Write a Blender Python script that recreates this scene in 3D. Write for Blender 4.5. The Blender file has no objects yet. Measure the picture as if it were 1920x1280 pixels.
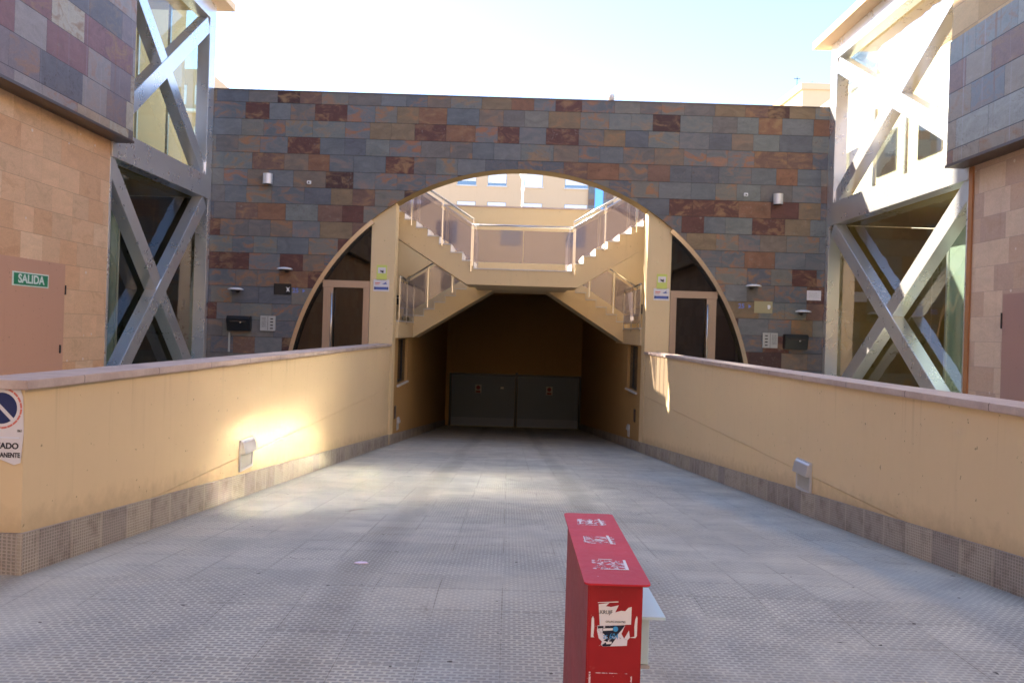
import bpy, bmesh, math, random
from mathutils import Vector, Matrix
random.seed(7)
S = bpy.context.scene
COL = S.collection
R = math.radians

# ------------------------------------------------------------------ camera
CZ = 1.6                     # eye height; the street in front of the ramp is z = 0
ROLL = 0.031
cam_d = bpy.data.cameras.new("camera"); cam = bpy.data.objects.new("camera", cam_d); COL.objects.link(cam)
cam_d.sensor_width = 36; cam_d.lens = 1550/1920*36
cam_d.shift_x = 3/1920; cam_d.shift_y = -18/1920
cam_d.clip_start = 0.05; cam_d.clip_end = 2000
cam.matrix_world = Matrix.Translation((0, 0, CZ)) @ Matrix.Rotation(R(90), 4, 'X') @ Matrix.Rotation(ROLL, 4, 'Z')
cam_d.dof.use_dof = True; cam_d.dof.focus_distance = 3.2; cam_d.dof.aperture_fstop = 9
S.camera = cam

# ------------------------------------------------------------------ sky, sun, exposure
SUN_DIR = Vector((-1.0, 0.60, 0.70)).normalized()      # towards the sun: behind the arch wall, to the left
elev = math.asin(SUN_DIR.z); azim = math.atan2(SUN_DIR.x, SUN_DIR.y)   # clockwise from +Y
w = bpy.data.worlds.new("World"); S.world = w; w.use_nodes = True
nt = w.node_tree; sky = nt.nodes.new('ShaderNodeTexSky'); sky.sky_type = 'NISHITA'; sky.sun_disc = False
sky.sun_elevation = elev; sky.sun_rotation = azim; sky.air_density = 0.6; sky.dust_density = 0.2; sky.ozone_density = 1.0
nt.links.new(sky.outputs[0], nt.nodes['Background'].inputs[0]); nt.nodes['Background'].inputs[1].default_value = 0.15
sl = bpy.data.lights.new("sun", 'SUN'); sl.energy = 5.0; sl.angle = R(0.6); sl.color = (1, .88, .70)
so = bpy.data.objects.new("sun", sl); COL.objects.link(so)
so.rotation_euler = SUN_DIR.to_track_quat('Z', 'Y').to_euler(); so.location = (-30, 30, 40)
S.view_settings.view_transform = 'Standard'; S.view_settings.look = 'None'; S.view_settings.gamma = 1
S.view_settings.exposure = 2.3
S.render.engine = 'CYCLES'
S.cycles.caustics_reflective = True; S.cycles.blur_glossy = 0.1; S.cycles.sample_clamp_indirect = 0
S.cycles.max_bounces = 10; S.cycles.transparent_max_bounces = 16; S.cycles.use_denoising = True

# ------------------------------------------------------------------ helpers
def at(px, py, d):
    """photo pixel (1920x1280) on the plane at distance d -> x, z"""
    dx, dy = px-957, py-622
    c, s = math.cos(ROLL), math.sin(ROLL)
    u = dx*c+dy*s; v = -dx*s+dy*c
    return u*d/1550, CZ-v*d/1550
def rampz(y): return 0.42-0.085*y if y > 5.2 else -0.022

def lin(r, g, b): return tuple(((c/255)/12.92 if c/255 <= .04045 else ((c/255+.055)/1.055)**2.4) for c in (r, g, b))+(1,)

class MB:
    def __init__(s): s.v = []; s.f = []
    def quad(s, *p):
        n = len(s.v); s.v += [tuple(q) for q in p]; s.f.append(tuple(range(n, n+len(p)))); return s
    def box(s, x0, x1, y0, y1, z0, z1):
        n = len(s.v)
        s.v += [(x0,y0,z0),(x1,y0,z0),(x1,y1,z0),(x0,y1,z0),(x0,y0,z1),(x1,y0,z1),(x1,y1,z1),(x0,y1,z1)]
        s.f += [tuple(n+i for i in f) for f in ((0,3,2,1),(4,5,6,7),(0,1,5,4),(1,2,6,5),(2,3,7,6),(3,0,4,7))]
        return s
    def prism(s, poly, a, b, axis):
        """poly of 2D points extruded a..b along axis: X:(y,z) Y:(x,z) Z:(x,y)"""
        def p(q, t): return {'X': (t, q[0], q[1]), 'Y': (q[0], t, q[1]), 'Z': (q[0], q[1], t)}[axis]
        n = len(s.v); m = len(poly)
        s.v += [p(q, a) for q in poly]+[p(q, b) for q in poly]
        s.f.append(tuple(range(n, n+m))[::-1]); s.f.append(tuple(range(n+m, n+2*m)))
        for i in range(m):
            j = (i+1) % m; s.f.append((n+i, n+j, n+m+j, n+m+i))
        return s
    def bar(s, p, q, wd, ht, up=(0,0,1)):
        p = Vector(p); q = Vector(q); d = (q-p).normalized(); up = Vector(up)
        sx = d.cross(up).normalized(); uz = sx.cross(d).normalized()
        n = len(s.v)
        for e in (p, q):
            for a, b in ((-1,-1),(1,-1),(1,1),(-1,1)): s.v.append(tuple(e+sx*a*wd/2+uz*b*ht/2))
        s.f += [tuple(n+i for i in f) for f in ((0,3,2,1),(4,5,6,7),(0,1,5,4),(1,2,6,5),(2,3,7,6),(3,0,4,7))]
        return s
    def tube(s, p, q, r, seg=12, r2=None):
        p = Vector(p); q = Vector(q); d = (q-p).normalized(); r2 = r if r2 is None else r2
        a = d.orthogonal().normalized(); b = d.cross(a); n = len(s.v)
        for e, rr in ((p, r), (q, r2)):
            for i in range(seg):
                t = 2*math.pi*i/seg; s.v.append(tuple(e+(a*math.cos(t)+b*math.sin(t))*rr))
        for i in range(seg):
            j = (i+1) % seg; s.f.append((n+i, n+j, n+seg+j, n+seg+i))
        s.f.append(tuple(range(n, n+seg))[::-1]); s.f.append(tuple(range(n+seg, n+2*seg)))
        return s
    def ball(s, c, rx, ry, rz, seg=16, rings=8, lo=-1.0):
        n = len(s.v)
        for k in range(rings+1):
            t = -math.pi/2+math.pi*k/rings; zz = max(math.sin(t), lo)
            for i in range(seg):
                a = 2*math.pi*i/seg
                s.v.append((c[0]+rx*math.cos(t)*math.cos(a), c[1]+ry*math.cos(t)*math.sin(a), c[2]+rz*zz))
        for k in range(rings):
            for i in range(seg):
                j = (i+1) % seg; s.f.append((n+k*seg+i, n+k*seg+j, n+(k+1)*seg+j, n+(k+1)*seg+i))
        return s
    def build(s, name, mat, parent=None, bevel=0, smooth=False):
        me = bpy.data.meshes.new(name); me.from_pydata(s.v, [], s.f)
        bm = bmesh.new(); bm.from_mesh(me)
        bmesh.ops.remove_doubles(bm, verts=bm.verts, dist=1e-5)
        bmesh.ops.recalc_face_normals(bm, faces=bm.faces)
        if bevel:
            es = [e for e in bm.edges if len(e.link_faces) == 2 and e.calc_face_angle(0) > 0.6]
            bmesh.ops.bevel(bm, geom=es, offset=bevel, segments=2, affect='EDGES', clamp_overlap=True)
        uv = bm.loops.layers.uv.new("UVMap")
        for f in bm.faces:
            n = f.normal; ax = max(range(3), key=lambda i: abs(n[i]))
            for l in f.loops:
                c = l.vert.co
                l[uv].uv = ((c.y, c.z), (c.x, c.z), (c.x, c.y))[ax]
            if smooth: f.smooth = True
        bm.to_mesh(me); bm.free()
        me.materials.append(mat)
        o = bpy.data.objects.new(name, me); COL.objects.link(o)
        if parent:
            o.parent = parent; o.matrix_parent_inverse = Matrix.Translation(parent.location).inverted()
        return o
def tag(o, label, cat, group=None):
    o['label'] = label; o['category'] = cat
    if group: o['group'] = group
    return o
def thing(name, loc, label, cat, group=None):
    o = bpy.data.objects.new(name, None); COL.objects.link(o); o.location = loc; o.empty_display_size = .2
    return tag(o, label, cat, group)
def struct(o): o['kind'] = 'structure'; return o
def text(name, body, size, mat, parent, loc, facing='-Y', align='CENTER', sx=1.0, thick=0.0008, bold=0.0):
    cu = bpy.data.curves.new(name, 'FONT'); cu.body = body; cu.size = size; cu.align_x = align; cu.align_y = 'CENTER'
    cu.extrude = thick; cu.offset = bold
    tmp = bpy.data.objects.new(name, cu); COL.objects.link(tmp)
    dg = bpy.context.evaluated_depsgraph_get(); me = bpy.data.meshes.new_from_object(tmp.evaluated_get(dg))
    bpy.data.objects.remove(tmp); bpy.data.curves.remove(cu)
    if facing == '-Y': m = Matrix(((sx,0,0),(0,0,-1),(0,1,0)))
    elif facing == '+X': m = Matrix(((0,0,1),(sx,0,0),(0,1,0)))
    elif facing == '+Z': m = Matrix(((sx,0,0),(0,1,0),(0,0,1)))
    me.transform(Matrix.Translation(loc) @ m.to_4x4())
    me.materials.clear(); me.materials.append(mat)
    o = bpy.data.objects.new(name, me); COL.objects.link(o)
    if parent: o.parent = parent; o.matrix_parent_inverse = Matrix.Translation(parent.location).inverted()
    return o

# ------------------------------------------------------------------ materials
class NT:
    def __init__(s, name):
        s.m = bpy.data.materials.new(name); s.m.use_nodes = True; s.t = s.m.node_tree
        s.b = s.t.nodes['Principled BSDF']; s.out = s.t.nodes['Material Output']
    def n(s, typ, **kw):
        o = s.t.nodes.new(typ)
        for k, v in kw.items():
            if isinstance(k, str) and hasattr(o, k): setattr(o, k, v)
        return o
    def put(s, sock, v):
        if isinstance(v, bpy.types.NodeSocket): s.t.links.new(v, sock)
        elif v is not None:
            try: sock.default_value = v
            except Exception: sock.default_value = (v, v, v)
    def math(s, op, a, b=None, c=None, clamp=False):
        o = s.n('ShaderNodeMath'); o.operation = op; o.use_clamp = clamp
        for i, v in enumerate((a, b, c)): s.put(o.inputs[i], v)
        return o.outputs[0]
    def uv(s):
        o = s.n('ShaderNodeUVMap'); q = s.n('ShaderNodeSeparateXYZ'); s.t.links.new(o.outputs[0], q.inputs[0])
        return q.outputs[0], q.outputs[1]
    def xyz(s, x, y, z=0.0):
        o = s.n('ShaderNodeCombineXYZ'); s.put(o.inputs[0], x); s.put(o.inputs[1], y); s.put(o.inputs[2], z); return o.outputs[0]
    def white(s, vec):
        o = s.n('ShaderNodeTexWhiteNoise'); o.noise_dimensions = '3D'; s.put(o.inputs[0], vec); return o.outputs[0], o.outputs[1]
    def noise(s, vec, scale, detail=4, rough=.55, dist=0.0):
        o = s.n('ShaderNodeTexNoise'); s.put(o.inputs['Vector'], vec); o.inputs['Scale'].default_value = scale
        o.inputs['Detail'].default_value = detail; o.inputs['Roughness'].default_value = rough; o.inputs['Distortion'].default_value = dist
        return o.outputs[0]
    def ramp(s, fac, stops, interp='LINEAR'):
        o = s.n('ShaderNodeValToRGB'); o.color_ramp.interpolation = interp; s.put(o.inputs[0], fac)
        e = o.color_ramp.elements
        while len(e) < len(stops): e.new(.5)
        for i, (p, c) in enumerate(stops):
            e[i].position = p; e[i].color = c if len(c) == 4 else tuple(c)+(1,)
        return o.outputs[0]
    def mix(s, fac, a, b, mode='MIX'):
        o = s.n('ShaderNodeMix'); o.data_type = 'RGBA'; o.blend_type = mode
        s.put(o.inputs[0], fac); s.put(o.inputs[6], a); s.put(o.inputs[7], b); return o.outputs[2]
    def sstep(s, v, a, b):
        o = s.n('ShaderNodeMapRange'); o.interpolation_type = 'SMOOTHSTEP'; s.put(o.inputs[0], v)
        o.inputs[1].default_value = a; o.inputs[2].default_value = b; return o.outputs[0]
    def bump(s, h, strength=.3, dist=.01):
        o = s.n('ShaderNodeBump'); o.inputs['Strength'].default_value = strength; o.inputs['Distance'].default_value = dist
        s.put(o.inputs['Height'], h); s.t.links.new(o.outputs[0], s.b.inputs['Normal']); return o
    def obj(s): return s.n('ShaderNodeTexCoord').outputs['Object']
    def fin(s, col=None, rough=None, metal=0, spec=None):
        if col is not None: s.put(s.b.inputs['Base Color'], col)
        if rough is not None: s.put(s.b.inputs['Roughness'], rough)
        s.b.inputs['Metallic'].default_value = metal
        if spec is not None: s.b.inputs['Specular IOR Level'].default_value = spec
        return s.m
def G(v): return (v, v, v, 1)

def mat_tiles(name, h, wd, stops, joint=.006, jcol=(.03,.027,.025,1), rust=.5, vein=.6, bump=.5, rough=(.35,.7), dots=0, streak=0, seed=0, spec=.4, rowvar=1.0, warp=0.0, cloud=.45):
    t = NT(name); u, v = t.uv()
    r = t.math('FLOOR', t.math('DIVIDE', v, h))
    rr, _ = t.white(t.xyz(r, seed, 3.3))
    uo = t.math('ADD', t.math('DIVIDE', u, wd), t.math('MULTIPLY', rr, 7.31*rowvar))
    if warp: uo = t.math('ADD', uo, t.math('MULTIPLY', t.math('SINE', t.math('ADD', t.math('MULTIPLY', u, 2.1), t.math('MULTIPLY', rr, 40.0))), warp))
    c = t.math('FLOOR', uo)
    idv, idc = t.white(t.xyz(c, r, seed))
    sp = t.n('ShaderNodeSeparateXYZ'); t.t.links.new(idc, sp.inputs[0])
    fu = t.math('FRACT', uo); fv = t.math('FRACT', t.math('DIVIDE', v, h))
    eu = t.math('MULTIPLY', t.math('MINIMUM', fu, t.math('SUBTRACT', 1.0, fu)), wd)
    ev = t.math('MULTIPLY', t.math('MINIMUM', fv, t.math('SUBTRACT', 1.0, fv)), h)
    edge = t.math('MINIMUM', eu, ev)
    edge = t.math('MINIMUM', t.math('MULTIPLY', eu, 2.4), ev)
    jm = t.sstep(edge, joint*.3, joint*1.3)
    base = t.ramp(idv, stops, 'CONSTANT')
    vec = t.xyz(t.math('ADD', u, t.math('MULTIPLY', sp.outputs[0], 37.0)), t.math('ADD', v, t.math('MULTIPLY', sp.outputs[1], 53.0)))
    n0 = t.n('ShaderNodeMapping'); t.put(n0.inputs[0], vec); n0.inputs['Scale'].default_value = (.7, 1.25, 1)
    n1 = t.noise(n0.outputs[0], 3.2, 7, .66, 1.0)
    n2 = t.noise(vec, 11, 6, .7, 1.5)
    n3 = t.noise(vec, 60, 3, .6)
    # rust / ochre clouds on some tiles
    am = t.math('MULTIPLY', t.sstep(n1, .46, .64), t.math('MULTIPLY', t.sstep(sp.outputs[2], .2, .8), rust))
    col = t.mix(am, base, t.mix(sp.outputs[0], lin(150, 98, 64), lin(138, 112, 80)))
    am2 = t.math('MULTIPLY', t.sstep(n2, .56, .70), t.math('MULTIPLY', t.sstep(sp.outputs[0], .3, .85), vein))
    col = t.mix(am2, col, t.mix(sp.outputs[1], lin(74, 50, 46), lin(150, 142, 128)))
    br = t.math('ADD', .96-cloud*.5, t.math('MULTIPLY', n1, cloud))
    br = t.math('MULTIPLY', br, t.math('ADD', .78, t.math('MULTIPLY', n3, .44)))
    n4 = t.noise(vec, 24, 5, .7, .4); br = t.math('MULTIPLY', br, t.math('ADD', .84, t.math('MULTIPLY', n4, .32)))
    col = t.mix(1.0, col, t.xyz(br, br, br), 'MULTIPLY')
    if streak:
        ns = t.noise(t.xyz(t.math('MULTIPLY', u, 3.5), t.math('MULTIPLY', v, .12)), 1.6, 5, .7)
        col = t.mix(t.math('MULTIPLY', t.sstep(ns, .56, .66), streak), col, lin(140, 84, 40))
        ns2 = t.noise(t.xyz(t.math('MULTIPLY', u, 5.5), t.math('MULTIPLY', v, .1), 9.0), 1.6, 4, .7)
        col = t.mix(t.math('MULTIPLY', t.sstep(ns2, .58, .7), streak*.7), col, lin(170, 165, 168))
    if dots:
        vo = t.n('ShaderNodeTexVoronoi'); t.put(vo.inputs['Vector'], t.xyz(u, v)); vo.inputs['Scale'].default_value = 3.4
        spv = t.n('ShaderNodeSeparateXYZ'); t.t.links.new(vo.outputs['Color'], spv.inputs[0])
        dm = t.math('MULTIPLY', t.sstep(t.math('ADD', vo.outputs['Distance'], t.math('MULTIPLY', n2, .04)), .13, .085), t.math('GREATER_THAN', spv.outputs[0], .35))
        col = t.mix(t.math('MULTIPLY', dm, dots), col, lin(225, 215, 200))
    col = t.mix(jm, jcol, col)
    hh = t.math('ADD', t.math('MULTIPLY', jm, .6), t.math('ADD', t.math('MULTIPLY', n1, .6), t.math('MULTIPLY', n2, .35)))
    hh = t.math('ADD', hh, t.math('MULTIPLY', idv, .25))
    t.bump(hh, bump, .012)
    ro = t.math('ADD', rough[0], t.math('MULTIPLY', t.math('MULTIPLY', n2, 1.0), rough[1]-rough[0]))
    return t.fin(col, ro, 0, spec)

SL = [(0, lin(114,117,118)), (.13, lin(104,109,112)), (.26, lin(122,120,112)), (.36, lin(112,108,104)), (.45, lin(122,110,98)), (.53, lin(98,102,108)),
      (.62, lin(130,112,88)), (.69, lin(118,92,80)), (.76, lin(98,64,58)), (.83, lin(116,121,118)), (.90, lin(132,96,74)), (.955, lin(76,52,50))]
M = {}
M['slate'] = mat_tiles('slate_arch', .425, .66, SL, joint=.0055, jcol=lin(58,54,50), rust=.85, vein=.95, seed=2, spec=.35, warp=.17, cloud=1.0, bump=.9)
SB = [(0, lin(150,138,130)), (.2, lin(164,144,132)), (.4, lin(130,114,112)), (.5, lin(168,144,118)), (.65, lin(132,92,88)), (.78, lin(178,166,144)), (.95, lin(104,96,96))]
M['slate_left'] = mat_tiles('slate_left', .52, .95, SB, joint=.006, jcol=lin(66,58,58), rust=.9, vein=1.0, seed=5, streak=.35, warp=.17, cloud=.8)
SR = [(0, lin(142,144,136)), (.25, lin(126,128,128)), (.5, lin(152,138,120)), (.7, lin(136,106,92)), (.85, lin(156,154,144))]
M['slate_right'] = mat_tiles('slate_right', .5, .9, SR, joint=.008, rust=.85, vein=.8, seed=9, streak=.75, warp=.15, cloud=.8)
ST = [(0, lin(226,184,142)), (.3, lin(218,172,130)), (.6, lin(230,194,154)), (.8, lin(220,180,140))]
M['stone_left'] = mat_tiles('stone_left', .42, .62, ST, joint=.004, jcol=lin(168,136,106), rust=.3, vein=.15, warp=.15, seed=3, dots=.75, bump=.2, rough=(.5,.8), spec=.25)
SP = [(0, lin(212,186,160)), (.3, lin(198,168,144)), (.6, lin(210,184,160)), (.8, lin(190,162,142))]
M['stone_right'] = mat_tiles('stone_right', .42, .62, SP, joint=.004, jcol=lin(166,144,132), warp=.15, rust=.25, vein=.15, seed=4, dots=.7, bump=.2, rough=(.5,.8), streak=.12, spec=.25)
M['stone_gold'] = mat_tiles('stone_gold', .5, .9, [(0, lin(214,182,134)), (.5, lin(200,166,118))], joint=.005, jcol=lin(150,118,90), rust=.35, vein=.1, seed=6, bump=.2, rough=(.5,.8), spec=.25)

def mat_plaster(name, col, var=.10, dirt=None, rough=.85, bump=.12, drip=0):
    t = NT(name); ob = t.obj()
    n1 = t.noise(ob, .9, 5, .6); n2 = t.noise(ob, 7, 5, .65); n3 = t.noise(ob, 160, 2, .5)
    f = t.math('ADD', 1-var, t.math('MULTIPLY', t.math('ADD', t.math('MULTIPLY', n1, .7), t.math('MULTIPLY', n2, .3)), var*2))
    c = t.mix(1.0, col, t.xyz(f, f, f), 'MULTIPLY')
    mp = t.n('ShaderNodeMapping'); t.t.links.new(ob, mp.inputs[0]); mp.inputs['Scale'].default_value = (5, 5, .35)
    st = t.noise(mp.outputs[0], 1.6, 5, .7)
    if dirt: c = t.mix(t.math('MULTIPLY', t.sstep(st, .55, .78), dirt), c, lin(128, 104, 74))
    if drip:
        sz = t.n('ShaderNodeSeparateXYZ'); t.t.links.new(ob, sz.inputs[0])
        mq = t.n('ShaderNodeMapping'); t.t.links.new(ob, mq.inputs[0]); mq.inputs['Scale'].default_value = (9, 9, .25)
        dn = t.sstep(t.noise(mq.outputs[0], 1.0, 4, .75), .57, .66)
        c = t.mix(t.math('MULTIPLY', t.math('MULTIPLY', dn, t.sstep(t.math('ADD', sz.outputs[2], t.math('MULTIPLY', n2, .5)), .75, 1.45)), drip), c, lin(120, 98, 70))
        c = t.mix(t.math('MULTIPLY', t.sstep(t.math('ADD', t.math('ADD', sz.outputs[2], t.math('MULTIPLY', t.math('MAXIMUM', t.math('SUBTRACT', sz.outputs[1], 5.2), 0.0), .085)), t.math('MULTIPLY', n2, -.35)), .28, .02), .35), c, lin(140, 116, 84))
    sc = t.noise(ob, 23, 2, .4); c = t.mix(t.math('MULTIPLY', t.sstep(sc, .735, .76), .5), c, lin(90, 64, 44))
    t.bump(t.math('ADD', t.math('MULTIPLY', n3, .5), n2), bump, .004)
    return t.fin(c, rough, 0, .25)
M['plaster'] = mat_plaster('yellow_plaster', lin(226,202,160), .06, .08, drip=.13)
M['plaster_stair'] = mat_plaster('stair_plaster', lin(224,201,158), .05, .12)
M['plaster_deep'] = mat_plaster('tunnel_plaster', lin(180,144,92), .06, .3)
M['plaster_grey'] = mat_plaster('wall_end_plaster', lin(172,158,136), .12, .5)
M['cream'] = mat_plaster('cream_facade', lin(206,177,144), .04, .15)
M['cream2'] = mat_plaster('warm_facade', lin(228,198,160), .05, .2)
M['white_facade'] = mat_plaster('white_facade', lin(238,228,212), .04, .15)
M['olive_shaded'] = mat_plaster('painted_dark_interior', lin(58,50,34), .1, .2)  # olive interior with the left tower's shade put into the colour
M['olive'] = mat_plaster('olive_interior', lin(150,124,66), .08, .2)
M['door_paint'] = mat_plaster('salmon_door_paint', lin(198,152,124), .03, .12, rough=.45, bump=.03)
M['door_paint2'] = mat_plaster('mauve_door_paint', lin(168,132,120), .03, .12, rough=.45, bump=.03)
M['dark_room'] = mat_plaster('dark_room_shade', lin(38,30,27), .1)  # shade of the unlit lobby put into the wall colour

def mat_stone(name, c1, c2, joint=1.0, rough=.55, vertical=False):
    t = NT(name); u, v = t.uv(); ob = t.obj()
    n1 = t.noise(ob, 3, 6, .65, .5); n2 = t.noise(ob, 40, 4, .7)
    c = t.mix(t.sstep(n1, .3, .7), c1, c2)
    f = t.math('ADD', .86, t.math('MULTIPLY', n2, .28)); c = t.mix(1.0, c, t.xyz(f, f, f), 'MULTIPLY')
    if joint:
        sy = t.n('ShaderNodeSeparateXYZ'); t.t.links.new(ob, sy.inputs[0])
        fr = t.math('FRACT', t.math('DIVIDE', t.math('ADD', sy.outputs[1], .37), joint))
        j = t.sstep(t.math('MULTIPLY', t.math('MINIMUM', fr, t.math('SUBTRACT', 1.0, fr)), joint), .002, .006)
        c = t.mix(j, lin(92, 80, 74), c)
    t.bump(t.math('ADD', n1, t.math('MULTIPLY', n2, .4)), .15, .004)
    return t.fin(c, rough, 0, .4)
M['coping'] = mat_stone('coping_stone', lin(206,188,176), lin(184,164,154), 1.25)
M['marble'] = mat_stone('tread_marble', lin(226,220,212), lin(206,198,190), 0)
M['concrete'] = mat_stone('plaza_paving', lin(190,182,172), lin(170,162,152), .6)

def mat_floor(name):
    t = NT(name); u, v = t.uv()
    T = .40
    cu = t.math('DIVIDE', u, T); cv = t.math('DIVIDE', v, T)
    iu = t.math('FLOOR', cu); iv = t.math('FLOOR', cv)
    idv, idc = t.white(t.xyz(iu, iv, 1.0))
    fu = t.math('FRACT', cu); fv = t.math('FRACT', cv)
    e = t.math('MULTIPLY', t.math('MINIMUM', t.math('MINIMUM', fu, t.math('SUBTRACT', 1.0, fu)), t.math('MINIMUM', fv, t.math('SUBTRACT', 1.0, fv))), T)
    jm = t.sstep(e, .0015, .006)
    # raised bars: a lattice of 50 x 25 mm bumps in a basket of two directions, dark hollows between
    NB = 7.0; NC = 13.0
    sw = t.math('GREATER_THAN', idv, 2.0)
    pa = t.math('ADD', t.math('MULTIPLY', fu, sw), t.math('MULTIPLY', fv, t.math('SUBTRACT', 1.0, sw)))
    pb = t.math('ADD', t.math('MULTIPLY', fv, sw), t.math('MULTIPLY', fu, t.math('SUBTRACT', 1.0, sw)))
    b1 = t.math('FRACT', t.math('MULTIPLY', pa, NC)); b2 = t.math('FRACT', t.math('ADD', t.math('MULTIPLY', pb, NB), t.math('MULTIPLY', t.math('MODULO', t.math('FLOOR', t.math('MULTIPLY', pa, NC)), 2.0), .5)))
    h1 = t.sstep(t.math('MINIMUM', b1, t.math('SUBTRACT', 1.0, b1)), .10, .24)
    h2 = t.sstep(t.math('MINIMUM', b2, t.math('SUBTRACT', 1.0, b2)), .07, .16)
    h = t.math('MULTIPLY', h1, h2)          # 1 = hollow cell, 0 = rib between
    big = t.noise(t.xyz(u, v), .35, 5, .6); mid = t.noise(t.xyz(u, v, 3.0), 2.2, 6, .65); fine = t.noise(t.xyz(u, v, 7.0), 90, 3, .6)
    relief_var = t.sstep(t.noise(t.xyz(u, v, 12.0), .55, 5, .6), .36, .62)   # places where the hollows are darker and the relief deeper
    c = t.mix(t.sstep(mid, .3, .7), lin(202,202,190), lin(180,181,174))
    c = t.mix(t.math('MULTIPLY', t.sstep(big, .42, .62), .35), c, lin(204,194,172))
    tv = t.math('ADD', .93, t.math('MULTIPLY', idv, .12)); c = t.mix(1.0, c, t.xyz(tv, tv, tv), 'MULTIPLY')
    dk = t.math('MULTIPLY', h, t.math('ADD', .22, t.math('MULTIPLY', relief_var, .38)))
    c = t.mix(dk, c, lin(122,122,120))
    ff = t.math('ADD', .82, t.math('MULTIPLY', fine, .36)); c = t.mix(1.0, c, t.xyz(ff, ff, ff), 'MULTIPLY')
    st = t.sstep(t.noise(t.xyz(u, v, 21.0), 1.3, 7, .72, 1.2), .60, .74); c = t.mix(t.math('MULTIPLY', st, .5), c, lin(104,92,84))
    # traffic dirt along the middle of the ramp
    sp = t.sstep(t.noise(t.xyz(u, v, 33.0), 14, 2, .4), .745, .77); c = t.mix(t.math('MULTIPLY', sp, .8), c, lin(46,40,38))
    jn = t.math('MULTIPLY', t.math('SUBTRACT', 1.0, jm), t.sstep(t.noise(t.xyz(u, v, 41.0), 1.1, 3, .6), .38, .60))
    c = t.mix(t.math('MULTIPLY', jn, .5), c, lin(96,88,82))
    # dust and leaf dirt gathered against the two plinths, faint tyre tracks down the middle
    dl = t.math('MINIMUM', t.math('ABSOLUTE', t.math('ADD', u, 3.05)), t.math('ABSOLUTE', t.math('SUBTRACT', u, 3.45)))
    ed = t.math('MULTIPLY', t.sstep(t.math('ADD', dl, t.math('MULTIPLY', mid, .25)), .34, .10), .5); c = t.mix(ed, c, lin(98,86,72))
    tx_ = t.math('ABSOLUTE', t.math('SUBTRACT', t.math('ABSOLUTE', t.math('ADD', t.math('SUBTRACT', u, .2), t.math('MULTIPLY', big, .5))), .95))
    ty = t.math('MULTIPLY', t.sstep(t.math('ADD', tx_, t.math('MULTIPLY', mid, .15)), .30, .12), .22); c = t.mix(ty, c, lin(92,86,82))
    hh = t.math('ADD', t.math('MULTIPLY', t.math('SUBTRACT', 1.0, h), t.math('ADD', .3, relief_var)), t.math('ADD', t.math('MULTIPLY', jm, .6), t.math('MULTIPLY', fine, .3)))
    t.bump(hh, .45, .006)
    return t.fin(c, t.math('ADD', .7, t.math('MULTIPLY', mid, .25)), 0, .2)
M['floor'] = mat_floor('ribbed_paving')

def mat_plinth(name):
    t = NT(name); u, v = t.uv()
    vs = t.math('ADD', v, t.math('MULTIPLY', u, .085))
    T = .42; cu = t.math('DIVIDE', t.math('ADD', u, .1), T); iu = t.math('FLOOR', cu); fu = t.math('FRACT', cu)
    idv, idc = t.white(t.xyz(iu, 2.0, 1.0))
    e = t.math('MULTIPLY', t.math('MINIMUM', fu, t.math('SUBTRACT', 1.0, fu)), T)
    bu = t.math('FRACT', t.math('MULTIPLY', u, 1/.03)); bv = t.math('FRACT', t.math('MULTIPLY', vs, 1/.022))
    h = t.math('MULTIPLY', t.sstep(t.math('ABSOLUTE', t.math('SUBTRACT', bu, .5)), .42, .25), t.sstep(t.math('ABSOLUTE', t.math('SUBTRACT', bv, .5)), .42, .25))
    n = t.noise(t.xyz(u, vs), 5, 6, .7); fine = t.noise(t.xyz(u, vs), 70, 3, .6)
    c = t.mix(idv, lin(190,180,164), lin(164,156,148))
    c = t.mix(t.math('MULTIPLY', h, .5), c, lin(112,104,96))
    c = t.mix(t.math('MULTIPLY', t.sstep(n, .45, .7), .5), c, lin(98,84,72))
    jm = t.math('MAXIMUM', t.sstep(e, .008, .016), .45); c = t.mix(jm, lin(186,176,160), c)
    f = t.math('ADD', .85, t.math('MULTIPLY', fine, .3)); c = t.mix(1.0, c, t.xyz(f, f, f), 'MULTIPLY')
    t.bump(t.math('ADD', t.math('SUBTRACT', 1.0, h), fine), .6, .006)
    return t.fin(c, .75, 0, .3)
M['plinth'] = mat_plinth('ribbed_plinth')

def mat_metal(name, col, rough=.3, metal=1.0, brush=.04, axis=2):
    t = NT(name); ob = t.obj()
    mp = t.n('ShaderNodeMapping'); t.t.links.new(ob, mp.inputs[0])
    scv = [60, 60, 60]; scv[axis] = 2; mp.inputs['Scale'].default_value = scv
    n = t.noise(mp.outputs[0], 1.0, 4, .6); n2 = t.noise(ob, 1.7, 5, .65)
    ro = t.math('ADD', rough, t.math('MULTIPLY', t.math('SUBTRACT', n2, .5), brush*2))
    f = t.math('ADD', .93, t.math('MULTIPLY', n2, .14)); c = t.mix(1.0, col, t.xyz(f, f, f), 'MULTIPLY')
    pass
    return t.fin(c, ro, metal)
M['steel'] = mat_metal('tower_steel', lin(228,228,228), .28, .78, .04)
M['steel_rail'] = mat_metal('rail_steel', lin(206,206,204), .22)
M['alu'] = mat_metal('door_frame_metal', lin(168,150,134), .42, .75)
M['ring_steel'] = mat_metal('arch_frame_steel', lin(188,178,162), .25, .95)
M['lamp_metal'] = mat_metal('lamp_aluminium', lin(212,214,218), .38, .6)
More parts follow.
